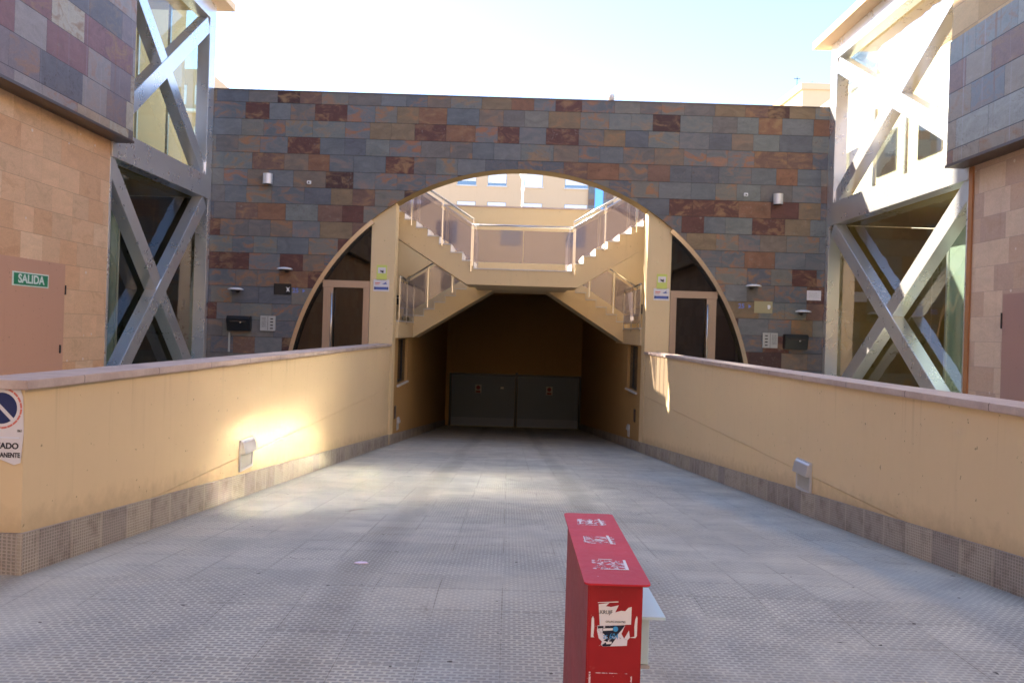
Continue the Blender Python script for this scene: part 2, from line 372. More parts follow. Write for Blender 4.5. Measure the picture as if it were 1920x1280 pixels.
def mat_plain(name, col, rough=.5, metal=0, var=.06, spec=.5, scale=8, bump=.03):
    t = NT(name); ob = t.obj(); n = t.noise(ob, scale, 5, .65); n2 = t.noise(ob, scale*12, 3, .6)
    f = t.math('ADD', 1-var, t.math('MULTIPLY', n, var*2)); c = t.mix(1.0, col, t.xyz(f, f, f), 'MULTIPLY')
    t.bump(n2, bump, .002)
    return t.fin(c, t.math('ADD', rough-.06, t.math('MULTIPLY', n, .12)), metal, spec)
M['white'] = mat_plain('white_paint', lin(232,232,230), .4)
M['mint'] = mat_plain('pale_mint_paint', lin(196,220,222), .4)
M['paper'] = mat_plain('paper_white', lin(226,222,222), .7)
M['black'] = mat_plain('black_enamel', lin(24,25,28), .35)
M['grey'] = mat_plain('grey_plastic', lin(178,178,172), .5)
M['dark'] = mat_plain('dark_metal', lin(52,46,44), .5)
M['bronze'] = mat_plain('flashing_metal', lin(92,78,72), .4, .5)
M['gate'] = mat_plain('gate_grey', lin(100,112,128), .45, .1, .05, scale=3)
M['gate_low'] = mat_plain('gate_kickplate', lin(124,134,152), .4, .1)
M['red'] = None
M['green'] = mat_plain('sign_green', lin(18,128,84), .4)
M['signwhite'] = mat_plain('sign_white', lin(216,230,216), .4)
M['lime'] = mat_plain('sign_lime', lin(206,216,110), .45)
M['blue'] = mat_plain('sign_blue', lin(74,98,168), .45)
M['navy'] = mat_plain('poster_navy', lin(26,44,96), .5)
M['dkblue'] = mat_plain('sticker_dark', lin(14,20,42), .5)
M['cyan'] = mat_plain('sticker_cyan', lin(60,150,206), .5)
M['redink'] = mat_plain('faded_red_ink', lin(214,120,104), .5)
M['redsign'] = mat_plain('red_sign_paint', lin(130,36,44), .5)
M['ink'] = mat_plain('black_ink', lin(40,38,44), .6)
M['blind'] = mat_plain('roller_shutter', lin(226,230,240), .5)
M['pinkish'] = mat_plain('litter_paper', lin(240,225,248), .7)
M['mailblue'] = mat_plain('letter_blue', lin(110,130,200), .5)

def mat_red(c1, c2, nm):
    t = NT(nm); ob = t.obj(); n = t.noise(ob, 3, 5, .6); n2 = t.noise(ob, 26, 6, .75); n3 = t.noise(ob, 300, 2, .5)
    c = t.mix(t.sstep(n, .3, .7), c1, c2)
    c = t.mix(t.math('MULTIPLY', t.sstep(n2, .6, .8), .25), c, lin(196,110,104))
    nc = t.noise(ob, 55, 3, .6, .5); c = t.mix(t.math('MULTIPLY', t.sstep(nc, .715, .735), .75), c, lin(200,170,164))
    t.bump(t.math('ADD', n2, t.math('MULTIPLY', n3, .5)), .06, .002)
    return t.fin(c, t.math('ADD', .36, t.math('MULTIPLY', n2, .25)), 0, .4)
M['red'] = mat_red(lin(166,22,28), lin(146,16,22), 'red_enamel_shaded'); M['red_lit'] = mat_red(lin(206,34,44), lin(188,26,36), 'red_enamel_lit')  # one red enamel: top copy lightened for skylight, body copy darkened for shade

def mat_worn(name, col, thr=.5, scale=40, soft=.04):
    """paper or glue remnants: worn through where the noise falls below the threshold"""
    t = NT(name); ob = t.obj(); n = t.noise(ob, scale, 5, .7, .6)
    tr = t.n('ShaderNodeBsdfTransparent'); mx = t.n('ShaderNodeMixShader')
    t.put(mx.inputs[0], t.sstep(n, thr-soft, thr+soft)); t.t.links.new(tr.outputs[0], mx.inputs[1]); t.t.links.new(t.b.outputs[0], mx.inputs[2])
    t.t.links.new(mx.outputs[0], t.out.inputs[0]); return t.fin(col, .6)
M['residue'] = mat_worn('glue_residue', lin(226,200,204), .54, 55)
M['paper_worn'] = mat_worn('torn_paper', lin(222,218,226), .36, 30, .08)
M['print_worn'] = mat_worn('torn_print', lin(18,24,48), .40, 46, .03)

def mat_glass(name, tint=(.9,.95,.93), refl=.10, rough=.02, wave=.0, body=None, bodyf=0.0):
    t = NT(name)
    tr = t.n('ShaderNodeBsdfTransparent'); tr.inputs[0].default_value = tint+(1,)
    gl = t.n('ShaderNodeBsdfGlossy'); gl.inputs['Roughness'].default_value = rough; gl.inputs[0].default_value = (1,1,1,1)
    fr = t.n('ShaderNodeLayerWeight'); fr.inputs[0].default_value = .5
    f = t.math('ADD', t.math('MULTIPLY', t.math('POWER', fr.outputs['Facing'], 5.0), .9-refl), refl+.04, clamp=True)
    mx = t.n('ShaderNodeMixShader'); t.put(mx.inputs[0], f); t.t.links.new(tr.outputs[0], mx.inputs[1]); t.t.links.new(gl.outputs[0], mx.inputs[2])
    last = mx
    if bodyf:
        df = t.n('ShaderNodeBsdfDiffuse'); df.inputs[0].default_value = body
        m2 = t.n('ShaderNodeMixShader'); m2.inputs[0].default_value = bodyf
        t.t.links.new(mx.outputs[0], m2.inputs[1]); t.t.links.new(df.outputs[0], m2.inputs[2]); last = m2
    if wave:
        mpw = t.n('ShaderNodeMapping'); t.t.links.new(t.obj(), mpw.inputs[0]); mpw.inputs['Scale'].default_value = (1, 1.7, .45); n = t.noise(mpw.outputs[0], 1.3, 1, .3); bp = t.n('ShaderNodeBump'); bp.inputs['Strength'].default_value = 1.0; bp.inputs['Distance'].default_value = wave
        t.put(bp.inputs['Height'], n); t.t.links.new(bp.outputs[0], gl.inputs['Normal'])
    t.t.links.new(last.outputs[0], t.out.inputs[0]); t.t.nodes.remove(t.b)
    return t.m
M['tower_glass'] = mat_glass('tower_glass', (.78,.82,.76), .42, .06, .013)
M['clear_glass'] = mat_glass('clear_tower_glass', (.74,.80,.72), .03, .04, .006)
M['green_glass'] = mat_glass('green_tower_glass', (.80,.86,.80), .12, .04, .008)
M['rail_glass'] = mat_glass('rail_glass', (.66,.64,.68), .03, .03, 0, lin(180,170,176), .22)
M['door_glass'] = mat_glass('door_glass', (.09,.085,.08), .02, .02)
M['win_glass'] = mat_glass('window_glass', (.12,.14,.18), .18, .02)
M['frost'] = mat_glass('lift_glass', (.72,.82,.78), .15, .1, 0, lin(196,214,206), .4)

# ------------------------------------------------------------------ ground, ramp, plaza
XL, XR = -3.05, 3.45            # faces of the ramp walls
XC = .217; AR = 5.96; AZ = -.23 # arch circle
WY = 21.0; WTOP = 7.52
xs = (-420, XL-.2, XR+.2, 420); ys = (-420, 5.2, 39.6, 700)
g = MB()
for i in range(3):
    for j in range(3):
        if i == 1 and j == 1: continue
        g.quad((xs[i], ys[j], -.022), (xs[i+1], ys[j], -.022), (xs[i+1], ys[j+1], -.022), (xs[i], ys[j+1], -.022))
struct(g.build('ground', M['floor']))
g = MB(); yy = [5.2+i*(39.6-5.2)/20 for i in range(21)]
for a, b in zip(yy, yy[1:]): g.quad((XL-.2, a, rampz(a)), (XR+.2, a, rampz(a)), (XR+.2, b, rampz(b)), (XL-.2, b, rampz(b)))
struct(g.build('ramp', M['floor']))
# upper plaza behind the arch wall, with the stair well cut out
PX0, PX1, PY0, PY1, PZ = -3.57, 4.12, 21.62, 26.6, 4.93
g = MB(); g.box(-10.4, PX0, PY0, PY1, 4.5, PZ); g.box(PX1, 10.4, PY0, PY1, 4.5, PZ); g.box(-42, 42, PY1+.22, 62, 4.5, PZ)
struct(g.build('plaza', M['concrete']))

# ------------------------------------------------------------------ ramp walls
def ramp_wall(side, y0, y1, label):
    s = -1 if side == 'L' else 1; xf = XL if side == 'L' else XR
    t = thing('ramp_wall', (xf, y0, 0), label, 'wall', 'low walls flanking the ramp')
    xo = xf+s*.36
    a, b = sorted((xf, xo))
    ztop = 1.14
    # plaster body above and below a shadow joint at street level
    MB().box(a, b, y0, y1, .075, ztop).build('upper_body', M['plaster'], t)
    c, d = sorted((xf+s*.004, xo-s*.004))
    MB().prism([(y0+.004, .069), (y1, .069), (y1, rampz(y1)-.3), (5.2, -.4), (y0+.004, -.4)], c, d, 'X').build('lower_body', M['plaster'], t)
    e, f = sorted((xf+s*.02, xo-s*.02))
    MB().box(e, f, y0+.02, y1, .055, .08).build('shadow_joint', M['dark'], t)
    # ribbed plinth that follows the slope
    h = .26; p = MB(); x1, x2 = sorted((xf-s*.03, xf+s*.01))
    p.prism([(y0-.03, rampz(y0)+h), (5.2, rampz(5.2)+h), (y1, rampz(y1)+h), (y1, rampz(y1)-.1), (5.2, -.12), (y0-.03, -.12)], x1, x2, 'X')
    p.build('plinth', M['plinth'], t)
    x3, x4 = sorted((xf+s*.012, xo)); MB().box(x3, x4, y0-.03, y0-.001, -.1, rampz(y0)+h).build('plinth', M['plinth'], t)
    # stone coping
    x5, x6 = sorted((xf-s*.035, xo+s*.03))
    MB().box(x5, x6, y0-.04, y1, ztop+.001, 1.2).build('coping', M['coping'], t, bevel=.006)
    return t
wl = ramp_wall('L', 5.22, 21.08, 'yellow rendered ramp wall with stone coping and a torn poster on its end')
wr = ramp_wall('R', 4.9, 21.08, 'yellow rendered ramp wall with stone coping, right of the red cabinet')

# recessed steel lamps low on the ramp walls
def wall_lamp(side, y, z, label, xf=None, w_=.46, h_=.36):
    s = -1 if side == 'L' else 1; x = (XL if side == 'L' else XR) if xf is None else xf
    t = thing('wall_lamp', (x, y, z), label, 'lamp', 'steel step lamps along the ramp')
    X = lambda d: x-s*d        # d metres proud of the wall
    fr = MB(); th = .03; o = .022
    for (ya, yb, za, zb) in ((y-w_/2, y+w_/2, z+h_/2-th, z+h_/2), (y-w_/2, y+w_/2, z-h_/2, z-h_/2+th), (y-w_/2, y-w_/2+th, z-h_/2+th, z+h_/2-th), (y+w_/2-th, y+w_/2, z-h_/2+th, z+h_/2-th)):
        a, b = sorted((X(0), X(o))); fr.box(a, b, ya, yb, za, zb)
    fr.build('frame', M['lamp_metal'], t, bevel=.003)
    # hood: wedge bulging out over the opening
    zt, zm = z+h_/2-.01, z+.02
    pl = [(X(.02), zt), (X(.045), zt-.02), (X(.075), zm), (X(.02), zm)]
    hd = MB(); hd.prism(pl, y-w_/2+.01, y+w_/2-.01, 'Y'); hd.build('hood', M['lamp_metal'], t, bevel=.004)
    a, b = sorted((X(.004), X(.012)))
    MB().box(a, b, y-w_/2+th+.002, y+w_/2-th-.002, z-h_/2+th+.002, zm-.002).build('diffuser', M['grey'], t)
    return t
wall_lamp('L', 9.65, .087, 'steel hooded lamp set low in the left ramp wall')
wall_lamp('R', 9.55, .045, 'steel hooded lamp set low in the right ramp wall')
wall_lamp('L', 22.5, -.98, 'small steel lamp on the left side of the ramp just inside the arch', xf=-3.0, w_=.3, h_=.34)
wall_lamp('R', 23.4, -1.08, 'small steel lamp on the right side of the ramp just inside the arch', xf=3.44, w_=.3, h_=.34)

# ------------------------------------------------------------------ arch wall
aw = thing('arch_wall', (XC, WY, 0), 'long multicoloured slate wall pierced by a great semicircular arch over the ramp', 'wall')
N = 72; y0, y1 = WY, WY+.6
xa, xb = -7.75, 8.0
pts = [(XC+AR*math.cos(math.pi*i/N), AZ+AR*math.sin(math.pi*i/N)) for i in range(N+1)]
pts = [p for p in pts if p[1] > -.05]
pts = [(math.sqrt(AR**2-(.05+.0)**2)*1+XC, -.05)] + pts + [(XC-math.sqrt(AR**2-.05**2), -.05)]
mb = MB(); th = MB()
zt = lambda x: WTOP
for (p, q) in zip(pts, pts[1:]):
    mb.quad((q[0], y0, q[1]), (p[0], y0, p[1]), (p[0], y0, zt(p[0])), (q[0], y0, zt(q[0])))
    mb.quad((p[0], y1, p[1]), (q[0], y1, q[1]), (q[0], y1, zt(q[0])), (p[0], y1, zt(p[0])))
    mb.quad((p[0], y0, zt(p[0])), (p[0], y1, zt(p[0])), (q[0], y1, zt(q[0])), (q[0], y0, zt(q[0])))
    th.quad((p[0], y0+.001, p[1]-.0), (q[0], y0+.001, q[1]), (q[0], y1, q[1]), (p[0], y1, p[1]))
mb.build('slate_face', M['slate'], aw)
MB().box(xa, pts[-1][0], y0, y1, -.1, WTOP).build('slate_face', M['slate'], aw)
MB().box(pts[0][0], xb, y0, y1, -.1, WTOP).build('slate_face', M['slate'], aw)
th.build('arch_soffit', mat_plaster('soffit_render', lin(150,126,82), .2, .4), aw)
MB().box(xa, xb, y0-.012, y1+.02, WTOP+.001, WTOP+.03).build('top_flashing', M['bronze'], aw)
def arch_z(x, r=AR): return AZ+math.sqrt(max(r*r-(x-XC)**2, 0))
# plaster pillars inside the arch
for s in (-1, 1):
    a, b = XC+s*3.22, XC+s*3.83
    xi = [a+(b-a)*k/6 for k in range(7)]
    poly = [(a, rampz(21.3)-.3)]+[(x, arch_z(x)+.02) for x in xi]+[(b, rampz(21.3)-.3)]
    MB().prism(poly, 21.10, 21.62, 'Y').build('pillar', M['plaster_stair'], aw)
    # metal ring of the glazed segment
    rg = MB(); A0 = math.asin((0-AZ)/AR); A1 = math.acos(3.83/AR); K = 26
    def rp(t, r): return (XC+s*r*math.cos(t), AZ+r*math.sin(t))
    for k in range(K):
        t0, t1 = A0+(A1-A0)*k/K, A0+(A1-A0)*(k+1)/K
        rg.prism([rp(t0, AR-.005), rp(t1, AR-.005), rp(t1, AR-.11), rp(t0, AR-.11)], y0-.03, y0+.22, 'Y')
    rg.build('arch_frame', M['ring_steel'], aw)
    # dark glass
    K = 16; gp = [rp(A0+(A1-A0)*k/K, AR-.07) for k in range(K+1)]+[(XC+s*3.84, 0)]
    MB().prism(gp, y0+.205, y0+.213, 'Y').build('glazing', M['door_glass'], aw)
    # door
    dn = thing('door', (0, 0, 0), '', ''); dn.parent = aw; dn.matrix_parent_inverse = Matrix.Translation(aw.location).inverted()
    for k in ('label', 'category'): del dn[k]
    dn['label'] = 'glazed metal entrance door %s of the ramp' % ('left' if s < 0 else 'right')
    xo = XC+s*5.02; xi_ = XC+s*3.84
    fr = MB(); f = lambda p, q, z0, z1: fr.box(min(p, q), max(p, q), y0+.10, y0+.19, z0, z1)
    f(xo, xo-s*.12, 0, 2.60); f(xi_, xi_+s*.1, 0, 2.60); f(xo+s*.02, xi_, 2.602, 2.78)
    f(xo-s*.122, xo-s*.25, .04, 2.598)
    f(xi_+s*.102, xi_+s*.16, .04, 2.598)
    f(xo-s*.252, xi_+s*.162, 0.04, .2)
    fr.build('frame', M['alu'], dn, bevel=.004)
    hx = xo-s*.23
    MB().tube((hx, y0+.05, .45), (hx, y0+.05, 2.45), .022).tube((hx, y0+.05, .6), (hx, y0+.12, .6), .012).tube((hx, y0+.05, 2.3), (hx, y0+.12, 2.3), .012).build('handle', M['steel_rail'], dn, smooth=True)
    # lobby behind the glass, its dimness painted as dark walls
    lx0, lx1 = sorted((XC+s*3.84, XC+s*6.1)); lb = MB()
    lb.quad((lx0, 23.2, 0), (lx1, 23.2, 0), (lx1, 23.2, 4.45), (lx0, 23.2, 4.45))
    lb.quad((lx0, 21.6, 0), (lx1, 21.6, 0), (lx1, 23.2, 0), (lx0, 23.2, 0))
    lb.quad((lx0, 21.6, 4.45), (lx1, 21.6, 4.45), (lx1, 23.2, 4.45), (lx0, 23.2, 4.45))
    for xx in (lx0, lx1): lb.quad((xx, 21.6, 0), (xx, 23.2, 0), (xx, 23.2, 4.45), (xx, 21.6, 4.45))
    lb.build('lobby', M['dark_room'], aw)

# ------------------------------------------------------------------ garage passage
gp = thing('garage_passage', (XC, 30, -2), 'dark yellow walled tunnel sloping down to the garage gate', 'tunnel')
WIN = {-1: (22.2, 24.3), 1: (22.2, 24.1)}
for s, x in ((-1, -3.0), (1, 3.44)):
    o = x+s*.35; a, b = sorted((x, o)); w0, w1 = WIN[s]; z0, z1 = .08, 1.32
    m = MB(); lo = lambda y: rampz(y)-.3
    m.prism([(21.62, lo(21.6)), (w0, lo(w0)), (w0, 1.35), (21.62, 1.35)], a, b, 'X')
    m.prism([(w0, lo(w0)), (w1, lo(w1)), (w1, z0), (w0, z0)], a, b, 'X')
    m.prism([(w0, z1), (w1, z1), (w1, 1.35), (w0, 1.35)], a, b, 'X')
    m.prism([(w1, lo(w1)), (26.6, lo(26.6)), (26.6, 1.34), (w1, 1.34)], a, b, 'X')
    m.prism([(26.6, lo(26.6)), (39.5, lo(39.5)), (39.5, 3.3), (26.6, 3.3)], a, b, 'X')
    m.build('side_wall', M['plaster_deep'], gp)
    p, q = sorted((x-s*.025, x+s*.01))
    MB().prism([(21.1, rampz(21.1)+.26), (39.4, rampz(39.4)+.26), (39.4, rampz(39.4)-.1), (21.1, rampz(21.1)-.1)], p, q, 'X').build('plinth', M['plinth'], gp)
    wn = MB(); xi = x+s*.16; i0, i1 = sorted((xi, xi+s*.04))
    for (ya, yb, za, zb) in ((w0, w1, z0, z0+.06), (w0, w1, z1-.06, z1), (w0, w0+.06, z0+.06, z1-.06), (w1-.06, w1, z0+.06, z1-.06), ((w0+w1)/2-.03, (w0+w1)/2+.03, z0+.06, z1-.06)):
        wn.box(i0, i1, ya, yb, za, zb)
    wo = wn.build('window', M['dark'], gp)
    def sub(m_, n_, mt):
        c = m_.build(n_, mt); c.parent = wo; c.matrix_parent_inverse = Matrix.Translation(gp.location).inverted() ; c.matrix_parent_inverse = wo.matrix_parent_inverse.inverted() @ wo.matrix_parent_inverse if False else Matrix.Identity(4)
        return c
    sb = MB(); j0, j1 = sorted((x-s*.05, x+s*.16)); sb.box(j0, j1, w0-.05, w1+.05, z0-.05, z0-.001); sub(sb, 'sill', M['marble'])
    br = MB()
    for k in range(9):
        yk = w0+.1+(w1-w0-.2)*k/8; br.tube((x+s*.08, yk, z0), (x+s*.08, yk, z1), .01, 6)
    sub(br, 'bars', M['black'])
    g2 = MB(); k0 = xi+s*.02; g2.quad((k0, w0, z0), (k0, w1, z0), (k0, w1, z1), (k0, w0, z1)); sub(g2, 'pane', M['win_glass'])
    dk = MB(); k0 = x+s*.34; dk.quad((k0, w0, z0), (k0, w1, z0), (k0, w1, z1), (k0, w0, z1)); sub(dk, 'painted_dark_interior', M['black'])  # black sheet painted in for the unlit space behind the pane
m = MB(); bz = rampz(39.5)
gx0, gx1, gz0, gz1 = -2.72, 3.33, bz+.02, -.50
m.box(-3.0, gx0-.1, 39.4, 39.7, bz-.2, 3.3); m.box(gx1+.1, 3.44, 39.4, 39.7, bz-.2, 3.3); m.box(gx0-.1, gx1+.1, 39.4, 39.7, gz1+.08, 3.3)
m.box(gx0-.1, gx1+.1, 39.705, 39.9, bz-.3, gz1+.3)  # added panel behind the gate, stops light leaking round it
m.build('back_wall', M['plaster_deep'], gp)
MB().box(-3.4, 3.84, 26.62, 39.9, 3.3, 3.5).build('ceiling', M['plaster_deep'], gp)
# small vents
for s, x, y, z in ((-1, -3.0, 21.9, -.62), (1, 3.44, 22.4, -.56)):
    v = MB(); a, b = sorted((x, x-s*.02)); v.box(a, b, y-.12, y+.12, z-.17, z+.17)
    for k in range(6): v.box(min(x-s*.02, x-s*.028), max(x-s*.02, x-s*.028), y-.1, y+.1, z-.14+k*.05, z-.12+k*.05)
    tag(v.build('wall_vent', M['bronze']), 'small brown vent grille above the step lamp %s in the passage' % ('on the left' if s < 0 else 'on the right'), 'vent')
# gate
gt = thing('garage_gate', ((gx0+gx1)/2, 39.5, bz), 'grey two leaf garage gate at the dark bottom of the ramp', 'gate')
gm = (gx0+gx1)/2+.06
fr = MB(); fr.box(gx0-.1, gx0, 39.3, 39.45, bz, gz1+.08); fr.box(gx1, gx1+.1, 39.3, 39.45, bz, gz1+.08); fr.box(gm-.06, gm+.06, 39.3, 39.45, bz, gz1+.16); fr.box(gx0, gm-.06, 39.3, 39.45, gz1, gz1+.08); fr.box(gm+.06, gx1, 39.3, 39.45, gz1, gz1+.08)
fr.build('frame', M['black'], gt)
for a, b in ((gx0+.01, gm-.07), (gm+.07, gx1-.01)):
    l = MB(); nrib = 9
    for k in range(nrib):
        z0_ = gz0+.42+(gz1-gz0-.42)*k/nrib; z1_ = gz0+.42+(gz1-gz0-.42)*(k+1)/nrib-.012; l.box(a, b, 39.38, 39.42, z0_, z1_)
    l.box(a, b, 39.395, 39.42, gz0, gz1)
    lf = l.build('leaf', M['gate'], gt)
    c = MB().box(a+.005, b-.005, 39.36, 39.379, gz0+.01, gz0+.40).build('kick_plate', M['gate_low']); c.parent = lf
    xm = a+(b-a)*.42 if a < 0 else a+(b-a)*.52
    c = MB().box(xm-.15, xm+.15, 39.365, 39.374, -1.35, -.95).build('warning_sign', M['grey']); c.parent = lf
    c2 = MB().tube((xm, 39.364, -1.09), (xm, 39.3635, -1.09), .10, 20).box(xm-.11, xm+.11, 39.3625, 39.364, -1.33, -1.24).build('warning_mark', M['redsign']); c2.parent = lf
MB().box(gm-.75, gm-.6, 39.34, 39.378, -1.12, -1.04).build('lock_plate', M['white'], gt)

# ------------------------------------------------------------------ stairs in the well
stc = thing('staircase', (XC, 24, 3.25), 'double flight yellow staircase with glass balustrades seen through the arch', 'staircase')
LZ = 3.25; TR = .315; RS = .21
def flight(xs0, s, z_start, n, up, ya, yb, name):
    """steps go outwards (direction s) from xs0; up=+1 rises, -1 falls. Solid body + marble treads and risers."""
    prof = []; x = xs0; z = z_start
    tr = MB()
    for k in range(n):
        if up > 0:
            prof += [(x, z), (x, z+RS)]; z += RS; xn = x+s*TR
            a, b = sorted((x-s*.025, xn)); tr.box(a, b, ya-.02, yb+.02, z+.001, z+.032)
            a, b = sorted((x-s*.015, x-s*.001)); tr.box(a, b, ya+.001, yb-.001, z-RS+.033, z)
        else:
            prof += [(x, z), (x, z-RS)]; z -= RS; xn = x+s*TR
            a, b = sorted((x, xn+s*.025)) if k < n-1 else sorted((x, xn)); tr.box(a, b, ya-.02, yb+.02, z+.001, z+.032)
            a, b = sorted((x+s*.001, x+s*.015)); tr.box(a, b, ya+.001, yb-.001, z+.033, z+RS)
        x = xn
    prof.append((x, z))
    if up > 0: prof += [(x, z-.62), (xs0+s*.17, LZ-.41), (xs0, LZ-.41)]
    else: prof += [(x, z-.43), (xs0+s*1.89, 1.34), (xs0-s*.5, LZ-.412), (xs0, LZ-.412)]
    MB().prism(prof, ya, yb, 'Y').build('flight', M['plaster_stair'], stc)
    tr.build('treads', M['marble'], stc)
    return x, z
LX0, LX1 = -1.05, 1.60
YF0, YF1, YB0, YB1 = 22.2, 23.7, 24.95, 26.4
MB().box(LX0+.001, LX1-.001, YF0, 26.58, LZ-.41, LZ).build('landing', M['plaster_stair'], stc)
MB().box(LX0+.002, LX1-.002, YF0-.02, 26.57, LZ+.001, LZ+.032).build('landing_paving', M['marble'], stc)
flight(LX0, -1, LZ, 8, 1, YF0, YF1, ''); flight(LX1, 1, LZ, 8, 1, YF0, YF1, '')
flight(LX0, -1, LZ, 7, -1, YB0, YB1, ''); xr_, zr_ = flight(LX1, 1, LZ, 7, -1, YB0, YB1, '')
SZ = LZ-7*RS
rail = M['steel_rail']
def railing(p, q, name_post=True, glass=True, y=None, h=1.15, npanel=1, posts=(True, True), gap=.12, mid=True):
    """sloped or level balustrade between floor points p and q (same y or same x)"""
    p = Vector(p); q = Vector(q); t = MB(); up = Vector((0,0,h))
    t.tube(p+up, q+up, .028, 12).build('handrail', rail, stc, smooth=True)
    L = (q-p).length; d = (q-p)/L
    for k in range(npanel):
        a = p+(q-p)*(k/npanel)+d*(.05 if mid or k == 0 else .006); b = p+(q-p)*((k+1)/npanel)-d*(.05 if mid or k == npanel-1 else .006)
        n_ = Vector((-d.y, d.x, 0)).normalized()*.006
        gm_ = MB(); z0v = Vector((0,0,gap)); z1v = Vector((0,0,h-.12)); idx = []
        c = [a+z0v, b+z0v, b+z1v, a+z1v]
        m = len(gm_.v); gm_.v += [tuple(v_+n_) for v_ in c]+[tuple(v_-n_) for v_ in c]
        gm_.f += [(0,1,2,3), (7,6,5,4), (0,4,5,1), (1,5,6,2), (2,6,7,3), (3,7,4,0)]
        gm_.build('glass_panel', M['rail_glass'], stc)
    for k in range(npanel+1):
        if 0 < k < npanel and not mid: continue
        if (k == 0 and not posts[0]) or (k == npanel and not posts[1]): continue
        a = p+(q-p)*(k/npanel)
        MB().box(a.x-.015, a.x+.015, a.y-.02, a.y+.02, a.z-.10, a.z+h-.02).build('post', rail, stc)
yr = YF0-.06
railing((LX0-.06, yr, LZ+.03), (LX1+.06, yr, LZ+.03), npanel=2, gap=.16, mid=False)
for s, x0 in ((-1, LX0), (1, LX1)):
    xe = x0+s*8*TR; ze = LZ+8*RS
    railing((x0+s*.02, yr, LZ+.18), (xe, yr, ze+.05), npanel=3, posts=(True, True), gap=.10)
    railing((x0+s*.02, YF1+.06, LZ+.18), (xe, YF1+.06, ze+.05), npanel=3, gap=.10)
    xo = x0+s*7*TR
    railing((x0, YB0-.06, LZ+.05), (xo, YB0-.06, SZ+.1), npanel=3, gap=.10)
    # short stair side railing on the inner landing
    railing((x0, YF1+.1, LZ+.03), (x0, YB0-.1, LZ+.03), npanel=1, gap=.12)
    # side gallery slab, rail, and room
    xg = -2.94 if s < 0 else 3.40; xe2 = xg+s*1.5; a, b = sorted((xg+s*.30, xe2))
    MB().box(min(xg, xe2), max(xg, xe2), 21.63, 26.59, SZ-.43, SZ-.001).build('side_landing', M['plaster_stair'], stc)
    MB().box(min(xg-s*.02, xe2), max(xg-s*.02, xe2), 21.64, 26.58, SZ, SZ+.03).build('side_paving', M['marble'], stc)
    railing((xg, 21.75, SZ+.03), (xg, YB0-.06, SZ+.03), npanel=2, gap=.12)
# well enclosure
we = thing('well_wall', (XC, 26.7, 3), 'yellow rendered wall closing the stair well behind the landing', 'wall')
MB().box(-4.6, 5.1, 26.6, 26.82, 3.3, 5.58).box(-4.6, -3.002, 26.6, 26.82, 1.35, 3.299).box(3.442, 5.1, 26.6, 26.82, 1.35, 3.299).build('back_wall', M['plaster_stair'], we)
MB().box(-4.62, 5.12, 26.57, 26.85, 5.581, 5.63).build('coping', M['coping'], we)
for s in (-1, 1):
    xw = XC+s*4.6; a, b = sorted((xw, xw+s*.2)); MB().box(a, b, 21.63, 26.59, 1.3, 4.49).build('side_wall', M['plaster_stair'], we)
MB().prism([(-3.255, 1.35), (-2.94, 1.34), (-.55, 2.835), (1.10, 2.835), (3.49, 1.34), (3.805, 1.35), (3.805, 3.298), (-3.255, 3.298)], 26.41, 26.598, 'Y').build('rear_wall', M['plaster_stair'], we)
# letter boxes in the side galleries
for s, x, y, z in ((-1, -3.5, 26.4, 2.5), (1, 3.98, 26.3, 2.45)):
    t = thing('letter_box', (x, y, z), 'black letter box in the %s gallery beside the lower stair' % ('left' if s < 0 else 'right'), 'mailbox')
    MB().box(x-.22, x+.22, y-.1, y+.1, z-.15, z+.15).build('body', M['black'], t, bevel=.01)
    MB().box(x-.15, x+.15, y-.106, y-.101, z+.06, z+.08).build('slot', M['grey'], t)

# ------------------------------------------------------------------ things on the arch wall
def cyl_light(px, py, label):
    x, z = at(px, py, WY-.1)
    t = thing('wall_light', (x, WY, z), label, 'lamp', 'cylinder lights high on the slate wall')
    MB().tube((x, WY-.14, z-.13), (x, WY-.14, z+.13), .12, 24).build('body', M['lamp_metal'], t, smooth=False)
    MB().box(x-.05, x+.05, WY-.05, WY, z-.05, z+.05).build('bracket', M['dark'], t)
    MB().tube((x, WY-.14, z-.135), (x, WY-.14, z-.131), .10, 24).build('lens', M['black'], t)
cyl_light(503, 336, 'pale metal cylinder light high on the slate left of the arch')
cyl_light(1458, 374, 'pale metal cylinder light high on the slate right of the arch')
def dome_light(px, py, label):
    x, z = at(px, py, WY-.15)
    t = thing('dome_light', (x, WY, z), label, 'lamp', 'flat white downlights on the slate wall')
    MB().ball((x, WY-.2, z), .20, .18, .055, 24, 8, lo=-.1).build('shade', M['white'], t, smooth=True)
    MB().tube((x, WY-.05, z-.03), (x, WY, z-.03), .05, 16).build('mount', M['dark'], t)
    MB().tube((x, WY-.2, z-.03), (x, WY-.2, z-.012), .13, 24).build('lens', M['dark'], t)
dome_light(535, 505, 'flat white downlight above the black plaque, left of the arch')
dome_light(443, 543, 'flat white downlight nearest the left glass tower')
dome_light(1412, 537, 'flat white downlight above the beige plaque, right of the arch')
dome_light(1505, 585, 'flat white downlight above the black letter box on the right')
def plate(name, px, py, w_, h_, mat, label, cat, th=.02, group=None):
    x, z = at(px, py, WY)
    t = thing(name, (x, WY, z), label, cat, group)
    MB().box(x-w_/2, x+w_/2, WY-th, WY-.001, z-h_/2, z+h_/2).build('panel', mat, t, bevel=min(.004, th*.3)); return t, x, z
